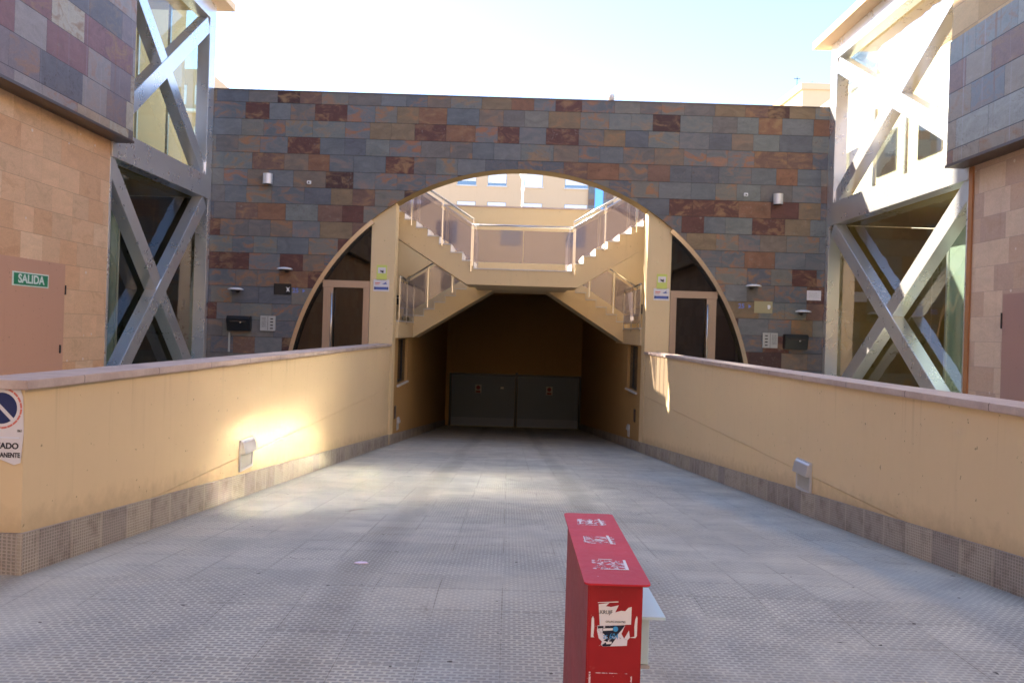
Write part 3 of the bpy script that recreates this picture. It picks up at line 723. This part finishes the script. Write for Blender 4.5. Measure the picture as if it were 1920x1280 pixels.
def letter_box(px, py, label):
    x, z = at(px, py, WY-.15); w_, h_ = .58, .38
    t = thing('letter_box', (x, WY, z), label, 'mailbox')
    MB().prism([(WY-.001, z-h_/2), (WY-.16, z-h_/2), (WY-.22, z+h_/2-.08), (WY-.20, z+h_/2), (WY-.001, z+h_/2)], x-w_/2, x+w_/2, 'X').build('body', M['black'], t, bevel=.012)
    MB().box(x-.2, x+.2, WY-.228, WY-.2, z+h_/2-.15, z+h_/2-.115).build('flap', M['dark'], t)
    MB().tube((x+.07, WY-.222, z+.03), (x+.07, WY-.205, z+.03), .022, 16).build('lock', M['steel_rail'], t)
letter_box(447, 606, 'black metal letter box on the slate left of the arch')
letter_box(1493, 641, 'black metal letter box on the slate right of the arch')
def intercom(px, py, flip, label):
    t, x, z = plate('intercom', px, py, .38, .38, M['grey'], label, 'intercom', .05)
    s = -1 if flip else 1
    MB().box(x-.004, x+.004, WY-.053, WY-.0505, z-.18, z+.18).build('seam', M['dark'], t)
    b = MB()
    for k in range(4): b.box(x+s*.10-.035, x+s*.10+.035, WY-.058, WY-.0505, z+.10-k*.08, z+.13-k*.08)
    b.build('buttons', M['dark'], t)
    g_ = MB()
    for k in range(8): g_.box(x-s*.10-.06, x-s*.10+.06, WY-.053, WY-.0505, z+.13-k*.032, z+.137-k*.032)
    g_.build('speaker_grille', M['ink'], t)
intercom(503, 606, False, 'pale grey door intercom beside the left letter box')
intercom(1443, 638, True, 'pale grey door intercom beside the right letter box')
t, x, z = plate('plaque', 530, 542, .44, .28, M['black'], 'black plaque with a small white emblem left of the arch', 'plaque')
MB().prism([(x+.09, z+.06), (x+.15, z+.03), (x+.19, z+.06), (x+.16, z), (x+.19, z-.07), (x+.14, z-.04), (x+.10, z-.07), (x+.12, z)], WY-.026, WY-.0205, 'Y').build('emblem', M['white'], t)
t, x, z = plate('plaque', 1431, 576, .46, .30, mat_plain('beige_plate', lin(166,160,128), .35, .3), 'beige metal plaque with a small white emblem right of the arch', 'plaque')
MB().prism([(x+.10, z+.06), (x+.17, z+.06), (x+.18, z), (x+.15, z-.05), (x+.11, z-.04)], WY-.026, WY-.0205, 'Y').build('emblem', M['white'], t)
for px, py, lb in ((560, 545, 'small blue house number with arrow beside the left door'), (1396, 574, 'small blue house number with arrow beside the right door')):
    x, z = at(px, py, WY)
    t = thing('house_number', (x, WY, z), lb, 'number')
    text('digits', '25', .16, M['mailblue'], t, (x-.08, WY-.004, z), bold=.004)
    MB().prism([(x+.10, z+.05), (x+.17, z), (x+.10, z-.05)], WY-.005, WY-.001, 'Y').build('arrow', M['mailblue'], t)
for px, py, w_, lb in ((1526, 554, .36, 'white paper notice on the slate right of the arch'), (1562, 556, .30, 'smaller white paper notice at the edge of the right tower')):
    t, x, z = plate('notice', px, py, w_, .25, M['paper'], lb, 'notice', .004)
    for k in range(5): MB().box(x-w_*.38, x+w_*(.38-.1*(k % 2)), WY-.0065, WY-.0045, z+.07-k*.03, z+.076-k*.03).build('text_line', M['grey'], t)
for px, py, lb in ((580, 343, 'tiny white sensor on a rust coloured slate left of the arch'), (1398, 366, 'tiny white sensor on dark slate right of the arch')):
    x, z = at(px, py, WY); t = thing('sensor', (x, WY, z), lb, 'sensor')
    MB().box(x-.05, x+.05, WY-.06, WY, z-.04, z+.05).build('body', M['white'], t, bevel=.01)
    MB().tube((x, WY-.065, z), (x, WY-.06, z), .02, 12).build('lens', M['dark'], t)
x, z = at(430, 637, WY); tag(MB().box(x-.02, x+.02, WY-.03, WY, z-.3, z+.2).build('conduit', M['grey']), 'thin grey conduit below the left letter box', 'conduit')
x, z = at(1146, 183, WY+.3)
t = thing('roof_lamp', (x, WY+.3, WTOP), 'small white globe fitting standing on top of the arch wall', 'lamp')
MB().tube((x, WY+.3, WTOP), (x, WY+.3, WTOP+.12), .04, 12).build('stem', M['grey'], t); MB().ball((x, WY+.3, WTOP+.19), .10, .10, .10).build('globe', M['white'], t, smooth=True)
# signs on the pillars
for s, px, py in ((-1, 716, 511), (1, 1241, 528)):
    yw = 21.10; x, z = at(px, py, yw); sd = 'left' if s < 0 else 'right'
    t = thing('camera_sign', (x, yw, z), 'lime and white surveillance camera sign on the %s arch pillar' % sd, 'sign')
    MB().box(x-.13, x+.13, yw-.012, yw-.001, z-.19, z+.19).build('panel', M['lime'], t)
    MB().box(x-.10, x+.10, yw-.015, yw-.0125, z-.02, z+.13).build('white_field', M['paper'], t)
    MB().prism([(x-.05, z+.07), (x+.03, z+.03), (x+.02, z), (x-.03, z+.02)], yw-.018, yw-.0155, 'Y').box(x+.015, x+.045, yw-.018, yw-.0155, z-.01, z+.06).build('camera_symbol', M['ink'], t)
    x, z = at(px-1, py+24, yw)
    t = thing('security_sign', (x, yw, z), 'white and blue security notice under the camera sign on the %s pillar' % sd, 'sign')
    MB().box(x-.20, x+.20, yw-.012, yw-.001, z-.15, z+.15).build('panel', M['paper'], t)
    MB().box(x-.18, x+.18, yw-.015, yw-.0125, z-.11, z-.04).build('blue_band', M['blue'], t)
    MB().box(x-.18, x-.15, yw-.017, yw-.0152, z-.11, z-.04).box(x+.15, x+.18, yw-.017, yw-.0152, z-.11, z-.04).build('band_ends', M['navy'], t)
    MB().box(x-.16, x-.03, yw-.015, yw-.0125, z+.05, z+.075).box(x-.16, x-.05, yw-.015, yw-.0125, z+.015, z+.03).build('red_lines', M['redink'], t)
    MB().prism([(x+.02, z+.03), (x+.14, z+.10), (x+.12, z+.06), (x+.16, z+.03)], yw-.015, yw-.0125, 'Y').build('emblem', M['blue'], t)

# ------------------------------------------------------------------ side buildings
lb_ = thing('corner_building', (-12, 5, 0), 'left building of beige stone with a jutting slate upper storey', 'building')
MB().box(-20, -7.7, -8, 15.7, -.1, 5.0).build('stone_wall', M['stone_left'], lb_)
MB().box(-20, -7.35, -8, 15.85, 5.03, 17.8).build('slate_storey', M['slate_left'], lb_)
MB().box(-20, -7.33, -8, 15.87, 4.985, 5.03).build('soffit', M['bronze'], lb_)
dd = MB().box(-7.72, -7.675, 10.9, 14.2, -.02, 2.52).build('door', M['door_paint'], lb_)
c = MB().box(-7.674, -7.655, 14.2, 14.22, 2.0, 2.16).build('hinge', M['dark']); c.parent = dd
c = MB().box(-7.674, -7.66, 14.08, 14.12, 1.0, 1.14).build('handle', M['dark']); c.parent = dd
t = thing('exit_sign', (-7.67, 13.18, 2.19), 'green SALIDA sign on the salmon metal door', 'sign')
MB().box(-7.674, -7.664, 12.69, 13.68, 2.08, 2.30).build('panel', M['signwhite'], t)
MB().box(-7.6635, -7.660, 12.72, 13.65, 2.10, 2.28).build('green_field', M['green'], t)
text('lettering', 'SALIDA', .185, M['signwhite'], t, (-7.658, 13.185, 2.19), '+X', sx=1.18, bold=.006)
rb_ = thing('corner_building', (13, 5, 0), 'right building of pinkish stone with a grey slate band below golden stone', 'building')
MB().box(7.93, 20, -8, 14.4, -.1, 4.73).build('stone_wall', M['stone_right'], rb_)
MB().box(7.58, 20, -8, 14.55, 4.76, 6.93).build('slate_band', M['slate_right'], rb_)
MB().box(7.56, 20, -8, 14.57, 4.715, 4.76).build('soffit', M['bronze'], rb_)
MB().box(7.60, 20, -8, 14.53, 6.932, 11).build('upper_stone', M['stone_gold'], rb_)
dd = MB().box(7.905, 7.95, 9.6, 13.3, -.02, 2.45).build('door', M['door_paint2'], rb_)
c = MB().box(7.885, 7.904, 13.3, 13.32, 1.9, 2.15).build('hinge', M['dark']); c.parent = dd
MB().box(7.90, 7.93, 14.28, 14.40, 0, 4.7).build('rusty_corner_strip', mat_plain('rusty_strip', lin(168,112,66), .7, 0, .3, scale=2), rb_)

# ------------------------------------------------------------------ glass towers
def tower(s, xf, ya, yb, zb0, zb1, ztop, label):
    """s: -1 left, +1 right. Steel frame in the plane x=xf facing the ramp, glass set back, see-through upper storey."""
    t = thing('glass_tower', (xf, (ya+yb)/2, 0), label, 'tower')
    st = M['steel']
    X = lambda a, b: tuple(sorted((xf+s*a, xf+s*b)))
    dep = .30; wd = .36
    def member(name, poly_y, poly_z, d0=0.0, d1=dep, bev=.006):
        a, b = X(d0, d1); MB().box(a, b, poly_y[0], poly_y[1], poly_z[0], poly_z[1]).build(name, st, t, bevel=bev)
    member('post', (yb-.40, yb), (zb0+.001, ztop)); member('post', (yb-.20, yb), (0, zb0)); member('beam', (ya, yb-.402), (zb0, zb1), -.03, dep)
    member('beam', (ya, yb-.402), (ztop-.45, ztop), -.01, dep)
    member('post', (ya, ya+.08), (0, zb0-.002)); member('post', (ya, ya+.3), (zb1+.002, ztop-.452))
    def brace(p, q, off):
        a, b = X(off, off+.26); m = MB()
        d = Vector((q[0]-p[0], q[1]-p[1])).normalized(); n = Vector((-d.y, d.x))*wd/2
        P = [Vector(p)+n, Vector(q)+n, Vector(q)-n, Vector(p)-n]
        m.prism([tuple(v) for v in P], a, b, 'X').build('brace', st, t, bevel=.006)
    y0_, y1_ = ya+.15, yb-.42
    brace((y0_, zb1+.1), (y1_, ztop-.62), .02); brace((y0_, ztop-.62), (y1_, zb1+.1), .035)
    brace((y0_-.1, -.1), (y1_, zb0-.1), .0); brace((y0_-.1, zb0-.1), (y1_, .0), .015)
    xg = xf+s*.34; xk = xf+s*2.7
    for (z0, z1) in ((0, zb0), (zb1, ztop-.02)):
        gm = M['clear_glass'] if s < 0 else (M['green_glass'] if z0 == 0 else M['tower_glass'])
        m = MB(); m.quad((xg, ya, z0), (xg, yb-.02, z0), (xg, yb-.02, z1), (xg, ya, z1)); m.build('glazing', gm, t)
    m = MB(); m.quad((xg, yb-.1, zb1), (xk, yb-.1, zb1), (xk, yb-.1, ztop), (xg, yb-.1, ztop)); m.build('back_glazing', M['clear_glass'], t)
    for k in range(1, 3):
        xx = xg+(xk-xg)*k/3; MB().box(xx-.03, xx+.03, yb-.14, yb-.06, zb1, ztop-.02).build('mullion', st, t)
    # floor slab, roof, interior of the lower storey
    a, b = sorted((xf+s*.32, xk)); MB().box(a, b, ya, yb-.05, zb0+.05, zb1-.05).build('floor_slab', M['olive'], t)
    a, b = sorted((xf-s*.36, xk)); MB().box(a, b, ya-.3, yb+.35, ztop+.001, ztop+.18).build('roof', M['cream2'], t)
    i = MB(); i.quad((xk, ya, -.0), (xk, yb-.06, 0), (xk, yb-.06, zb0+.04), (xk, ya, zb0+.04)); i.quad((xg+s*.02, yb-.055, 0), (xk, yb-.055, 0), (xk, yb-.055, zb0+.04), (xg+s*.02, yb-.055, zb0+.04))
    i.build('interior_wall', M['olive'] if s > 0 else M['olive_shaded'], t)
    xp = xf+s*1.2; a, b = sorted((xp, xp+s*.9))
    lf = MB().box(a, b, ya+1.0, ya+2.9, 0, zb0).build('lift_shaft', M['frost'], t)
    fr = MB()
    for yy_ in (ya+1.0, ya+1.95, ya+2.9):
        for zz in (0,): fr.box(xp-.03, xp+.03, yy_-.03, yy_+.03, 0, zb0)
    c = fr.build('lift_frame', st); c.parent = lf; 
    MB().box(a+.1, b-.1, ya+1.15, ya+2.1, .2, 2.5).build('lift_car', M['steel'], t)
    MB().box(min(xk-s*.06, xk-s*.01), max(xk-s*.06, xk-s*.01), yb-2.3, yb-1.9, 1.15, 1.4).build('wall_panel', M['grey'], t)
    return t
tower(-1, -7.7, 15.72, 20.98, 4.70, 5.26, 9.62, 'left glass and steel tower with cross braces, dark lower storey in shade')
tower(1, 7.93, 14.42, 20.98, 4.50, 5.05, 9.10, 'right glass and steel tower with cross braces lit white by the sun')

# ------------------------------------------------------------------ buildings beyond
mass = thing('apartment_block', (-16, 20, 0), 'tall cream block directly behind the left glass tower', 'building')
MB().box(-24, -10.45, 15.9, 25.9, -.1, 20.3).build('wall', M['cream2'], mass)
for z in (9.5, 12.5, 15.5): MB().box(-10.47, -10.44, 18, 19.4, z, z+1.4).build('window', M['win_glass'], mass)
blk = thing('side_block', (15, 28, 5), 'sunlit white block standing behind the right glass tower', 'building')
MB().box(11.6, 26, 15, 31.5, -.1, 10.3).build('wall', M['white_facade'], blk)
for k, y in enumerate((22.5, 25.2, 28)): MB().box(11.56, 11.62, y, y+1.3, 6.9, 8.2).build('window', M['win_glass'], blk)
MB().box(11.5, 26.1, 14.9, 31.6, 10.301, 10.5).build('coping', M['white'], blk)
far = thing('tower_block', (42, 125, 0), 'distant cream tower block with roof aerials above the right end of the wall', 'building')
x0, zt_ = at(1505, 168, 118); x1, _ = at(1570, 168, 118); x00, _ = at(1462, 190, 136)
MB().prism([(x0, 118), (x1+3, 118), (x1+3, 140), (x00-3, 140)], -.1, zt_, 'Z').build('wall', M['cream'], far)
MB().prism([(x0-.3, 117.7), (x1+3.3, 117.7), (x1+3.3, 140.3), (x00-3.5, 140.3)], zt_+.001, zt_+.9, 'Z').build('cornice', M['cream'], far)
MB().box(x0+3.5, x1-1, 117.8, 117.99, zt_-2.9, zt_-2.1).build('balcony_strip', M['cream2'], far)
for xx, hh in ((x0-.2, 2.5), (x0+2, 1.5), (x0+5.2, 1.8), (x0+7.2, 1.6)): MB().box(xx, xx+.09, 120, 120.1, zt_, zt_+hh*.6+.9).box(xx-.4, xx+.5, 120, 120.08, zt_+hh*.6+.6, zt_+hh*.6+.68).build('aerial', M['dark'], far)
lb2 = thing('distant_block', (-23, 60, 0), 'pale apartment block seen through the left tower glass', 'building')
xA, zA = at(318, 128, 60); xB, _ = at(378, 128, 60)
MB().box(xA-2, xB+.4, 60, 72, -.1, zA).build('wall', M['cream'], lb2)
for k in range(3):
    for j in range(2): MB().box(xA+.4+j*1.5, xA+1.3+j*1.5, 59.95, 60.05, zA-2.6-k*3, zA-1.2-k*3).build('window', M['blind'], lb2)
MB().box(xA-1.5, xB, 59.5, 59.99, zA-3.2, zA-3.0).build('balcony', M['white'], lb2)

opp = thing('bounce_building', (8, -20, 0), 'unseen cream building added across the street behind the viewer for bounce light', 'building')  # added out of view to bounce sunlight into the shaded surfaces
MB().box(-30, 55, -30, -20, -.1, 15).build('wall', M['cream'], opp)
for k in range(16):
    for j in range(4): MB().box(-26+k*5, -24.4+k*5, -20.02, -19.98, 1.5+j*3.4, 3.3+j*3.4).build('window', M['win_glass'], opp)

# apartment facade framed by the arch
FY = 58.0; fa = thing('apartment_facade', (0, FY, 5), 'long pink cream apartment building with roller shutters seen through the arch', 'building')
wins = []
for px in (875, 932, 1000, 1081):
    x, _ = at(px, 350, FY); ww = .66 if px != 1081 else .82
    wins.append((x, ww))
for x in (-18, -15.2, -12.4, -9.6, -7.0): wins.append((x, .66))
_, zb = at(875, 347, FY)
rows = (zb-2.85, zb, zb+2.85)
m = MB(); cuts = sorted(wins)
# wall with real openings
xedge = [-22]+[v for x, ww in cuts for v in (x-ww, x+ww)]+[9.6]
for i in range(0, len(xedge), 2): m.box(xedge[i], xedge[i+1], FY, FY+.35, 4.9, 16.6)
for x, ww in cuts:
    lo = 4.9
    for zr in rows:
        m.box(x-ww, x+ww, FY, FY+.35, lo, zr); lo = zr+1.72
    m.box(x-ww, x+ww, FY, FY+.35, lo, 16.6)
m.box(-22, 9.6, FY+.35, FY+12, 4.9, 16.6)
m.build('wall', M['cream'], fa)
for i, (x, ww) in enumerate(cuts):
    for k, zr in enumerate(rows):
        f = MB().box(x-ww, x+ww, FY+.10, FY+.16, zr, zr+1.7).build('window', M['win_glass'], fa)
        drop = (.22, .3, .2, .02)[i % 4]
        c = MB().box(x-ww+.03, x+ww-.03, FY+.04, FY+.095, zr+drop, zr+1.7).build('shutter', M['blind']); c.parent = f
        c = MB().box(x-ww-.06, x+ww+.06, FY-.09, FY-.001, zr-.07, zr).build('sill', M['marble']); c.parent = f
xs0, _ = at(1103, 370, FY); xs1, _ = at(1150, 370, FY); xg0, _ = at(1115, 370, FY); xg1, _ = at(1131, 370, FY)
MB().box(xs0, xg0, FY-.12, FY, 4.95, 16.7).box(xg1, xs1, FY-.12, FY, 4.95, 16.7).build('slate_strip', M['slate'], fa)
MB().box(xg0, xg1, FY-.06, FY-.002, 4.95, 16.7).build('stair_glazing', mat_plain('painted_sky_glass', lin(120,180,235), .15, .3), fa)  # sky reflection in the glass painted as flat blue
fb = thing('apartment_facade', (20, FY+2, 5), 'plain cream apartment wing right of the slate strip', 'building')
MB().box(9.7, 24, FY+1.5, FY+12, 4.9, 15.5).build('wall', M['cream2'], fb)
for x in (11, 14, 17): MB().box(x, x+1.3, FY+1.46, FY+1.52, zb, zb+1.6).build('window', M['blind'], fb)
# street lamp on the plaza
x, zc = at(981, 338, 40); t = thing('street_lamp', (x, 40, PZ), 'white street lamp with funnel head standing on the upper plaza', 'street lamp')
MB().tube((x, 40, PZ), (x, 40, zc), .06, 12, .05).build('post', M['white'], t, smooth=True)
MB().tube((x, 40, zc), (x, 40, zc+.62), .07, 20, .32).build('lamp_head', M['white'], t, smooth=True)
MB().tube((x, 40, zc+.621), (x, 40, zc+.70), .36, 20, .33).build('cap', M['grey'], t)
MB().tube((x, 40, zc-.5), (x, 40, zc-.3), .085, 12).build('collar', M['white'], t)

# ------------------------------------------------------------------ red cabinet near the camera
t = thing('parking_cabinet', (.367, 3.15, 0), 'red metal parking cabinet with torn stickers in the foreground', 'cabinet')
CX0, CX1, CY0, CY1, CT = .278, .456, 2.68, 3.63, .80
MB().box(CX0, CX1, CY0, CY1, -.02, CT-.004).build('body', M['red'], t, bevel=.004)
tp = MB(); a0, a1, b0, b1, rr = .262, .476, 2.64, 3.67, .022; poly = []
for cx, cy, st_ in ((a1-rr, b0+rr, -90), (a1-rr, b1-rr, 0), (a0+rr, b1-rr, 90), (a0+rr, b0+rr, 180)):
    for k in range(7): an = R(st_+15*k); poly.append((cx+rr*math.cos(an), cy+rr*math.sin(an)))
tp.prism(poly, CT, CT+.006, 'Z').build('top_plate', M['red_lit'], t)  # lighter red carries the skylight on the top
# glue remnants on the top plate
zt_ = CT+.0064
def flat(name, pts, z0, mat): MB().prism(pts, z0, z0+.0006, 'Z').build(name, mat, t)
def stick(name, pts, mat, k=1): MB().prism(pts, CY0-.0012*k, CY0-.0012*k+.0008, 'Y').build(name, mat, t)
for yc in (3.50, 3.20, 2.86):
    flat('sticker_remnant', [(.305, yc-.055), (.425, yc-.06), (.43, yc+.05), (.31, yc+.055)], zt_, M['residue'])
flat('sticker_remnant', [(.416, 2.80), (.427, 2.80), (.430, 2.92), (.421, 2.92)], zt_+.0008, M['paper'])
flat('sticker_remnant', [(.340, 2.800), (.416, 2.799), (.416, 2.804), (.345, 2.805)], zt_+.0008, M['paper'])
flat('sticker_remnant', [(.335, 2.922), (.385, 2.92), (.38, 2.926), (.335, 2.927)], zt_+.0008, M['paper'])
flat('sticker_remnant', [(.405, 3.14), (.416, 3.14), (.412, 3.27), (.402, 3.27)], zt_+.0008, M['paper'])
flat('sticker_remnant', [(.404, 3.45), (.414, 3.45), (.408, 3.56), (.400, 3.56)], zt_+.0008, M['paper'])
flat('sticker_remnant', [(.350, 3.47), (.372, 3.475), (.368, 3.50), (.378, 3.53), (.360, 3.52), (.352, 3.52), (.358, 3.50)], zt_+.0008, M['paper'])
flat('sticker_remnant', [(.315, 3.46), (.320, 3.46), (.324, 3.50), (.334, 3.52), (.322, 3.53), (.312, 3.55), (.316, 3.51)], zt_+.0008, M['paper'])
flat('sticker_remnant', [(.310, 3.16), (.314, 3.16), (.314, 3.25), (.311, 3.25)], zt_+.0008, M['paper'])
flat('sticker_remnant', [(.350, 3.195), (.372, 3.19), (.385, 3.20), (.372, 3.207), (.352, 3.206)], zt_+.0008, M['paper'])
# front: pixel -> cabinet front
def F(px, py): return at(px, py, CY0)
def FP(*p): return [F(1095+a*130/1280, 1110+b*130/1280) for a, b in p]
stick('torn_sticker', FP((270,215),(470,190),(400,250),(500,265),(640,235),(575,365),(690,335),(760,345),(820,280),(880,265),(868,590),(290,605)), M['paper'])
stick('torn_sticker', FP((250,605),(760,600),(690,760),(740,850),(830,700),(845,830),(800,880),(790,980),(345,995),(310,960),(330,900),(270,840),(240,700)), M['paper_worn'])
stick('torn_sticker', FP((255,615),(755,603),(690,690),(640,745),(560,880),(480,985),(345,990),(330,960),(420,900),(360,880),(440,830),(345,740),(340,650),(255,660)), M['print_worn'], 2)
stick('sticker_remnant', FP((165,430),(186,480),(188,640),(172,800),(190,822),(125,822),(132,640),(140,480)), M['paper'])
stick('sticker_remnant', FP((975,430),(988,470),(975,800),(950,838),(840,832),(930,812),(930,620),(945,500)), M['paper'])
stick('sticker_remnant', FP((255,178),(635,163),(635,180),(255,190)), M['paper'])
stick('sticker_remnant', FP((350,655),(530,650),(530,690),(350,700)), M['paper'], 3)
def tx(s_, a, b, size, mat, k=3, sx=1): 
    x_, z_ = FP((a, b))[0]; text('print', s_, size, mat, t, (x_, CY0-.0012*k-.0006, z_), sx=sx, thick=.0003)
tx('..KRUJF', 390, 358, .017, M['ink'], 2, .9); tx('GRUPO MONTES', 580, 538, .0085, M['ink'], 2, 1.0)
tx('at 604', 490, 800, .026, M['cyan'], 4, .75)
px_, pz_ = FP((580, 665))[0]; MB().tube((px_, CY0-.0046, pz_), (px_, CY0-.0040, pz_), .0085, 20).build('blue_dot', M['cyan'], t)
stick('sticker_remnant', FP((400,905),(510,900),(505,940),(410,945)), M['paper'], 3)
x0_, z0_ = F(1104, 1258); x1_, z1_ = F(1112, 1292); MB().box(x0_, x0_+.006, CY0-.0012, CY0-.0004, z1_-.04, z0_).box(x0_+.02, x0_+.13, CY0-.0012, CY0-.0004, z0_-.004, z0_-.002).box(x0_+.135, x0_+.14, CY0-.0012, CY0-.0004, z1_-.04, z0_-.01).build('sticker_remnant', M['residue'], t)
MB().box(CX0+.002, CX1-.002, CY0+.3, CY0+.302, CT-.003, CT-.001).build('seam', M['dark'], t)
# white unit on its right side
u_ = thing('coin_unit', (.49, 3.0, .55), 'small white metal unit bolted to the right side of the red cabinet', 'box')
MB().box(.460, .512, 2.86, 3.12, .465, .628).build('body', M['mint'], u_, bevel=.003)
MB().prism([(.457, 2.83), (.562, 2.83), (.558, 3.16), (.457, 3.16)], .630, .640, 'Z').build('lid', M['mint'], u_)
MB().box(.457, .462, 2.85, 3.13, .46, .629).build('gasket', M['black'], u_)
MB().box(.463, .516, 2.855, 3.10, .452, .464).build('base', M['grey'], u_)

# ------------------------------------------------------------------ poster on the end of the left wall
yp = 5.19-.03-.0; cx, _ = at(2, 764, 5.2)
t = thing('no_parking_poster', (cx, 5.2, .95), 'torn white no parking poster with blue disc on the end of the left ramp wall', 'poster')
def Q(px, py): return at(px, py, 5.2)
yq = 5.215
a = [Q(-37, 722), Q(34, 722), Q(41, 745), Q(42, 812), Q(36, 868), Q(24, 872), Q(0, 862), Q(-36, 866), Q(-40, 800)]
MB().prism(a, yq-.004, yq-.001, 'Y').build('sheet', M['paper'], t)
cxx, czz = Q(1, 765); rad = .098
def disc(r0, r1, a0, a1, n=28):
    p = [(cxx+r1*math.cos(R(a0+(a1-a0)*i/n)), czz+r1*math.sin(R(a0+(a1-a0)*i/n))) for i in range(n+1)]
    if r0: p += [(cxx+r0*math.cos(R(a1-(a1-a0)*i/n)), czz+r0*math.sin(R(a1-(a1-a0)*i/n))) for i in range(n+1)]
    return p
n = 40
for (s0, s1) in ((-38, 128), (142, 308)):
    p = [(cxx+rad*math.cos(R(s0+(s1-s0)*i/n)), czz+rad*math.sin(R(s0+(s1-s0)*i/n))) for i in range(n+1)]
    MB().prism(p, yq-.0055, yq-.0042, 'Y').build('blue_field', M['navy'], t)
rm = MB()
for i in range(20): rm.prism(disc(.118, .130, i*18+1, i*18+17, 4), yq-.0055, yq-.0042, 'Y')
rm.build('faded_ring', M['redink'], t)
x_, z_ = Q(1, 836); text('lettering', 'VADO', .052, M['ink'], t, (x_+.034, yq-.006, z_), bold=.0015)
x_, z_ = Q(-3, 853); text('lettering', 'PERMANENTE', .042, M['ink'], t, (x_+.028, yq-.006, z_), sx=.78, bold=.0012)
x_, z_ = Q(36, 808); text('lettering', '1863', .022, M['ink'], t, (x_-.005, yq-.006, z_), sx=.7)
x_, z_ = Q(2, 820); MB().box(x_-.09, x_+.11, yq-.0055, yq-.0042, z_-.004, z_+.004).build('pale_line', M['blind'], t)

# litter on the ground
lt = MB(); lx, _ = at(678, 1041, 4.9)
ly = 1.62*1550/(1041-622+8)
lx, _ = at(678, 1041, ly)
lt.prism([(lx-.05, ly-.01), (lx-.01, ly-.025), (lx+.05, ly-.005), (lx+.03, ly+.02), (lx-.02, ly+.02)], rampz(ly)+.004, rampz(ly)+.012, 'Z')
tag(lt.build('litter', M['pinkish']), 'crumpled pale lilac scrap of paper on the paving left of the cabinet', 'litter')
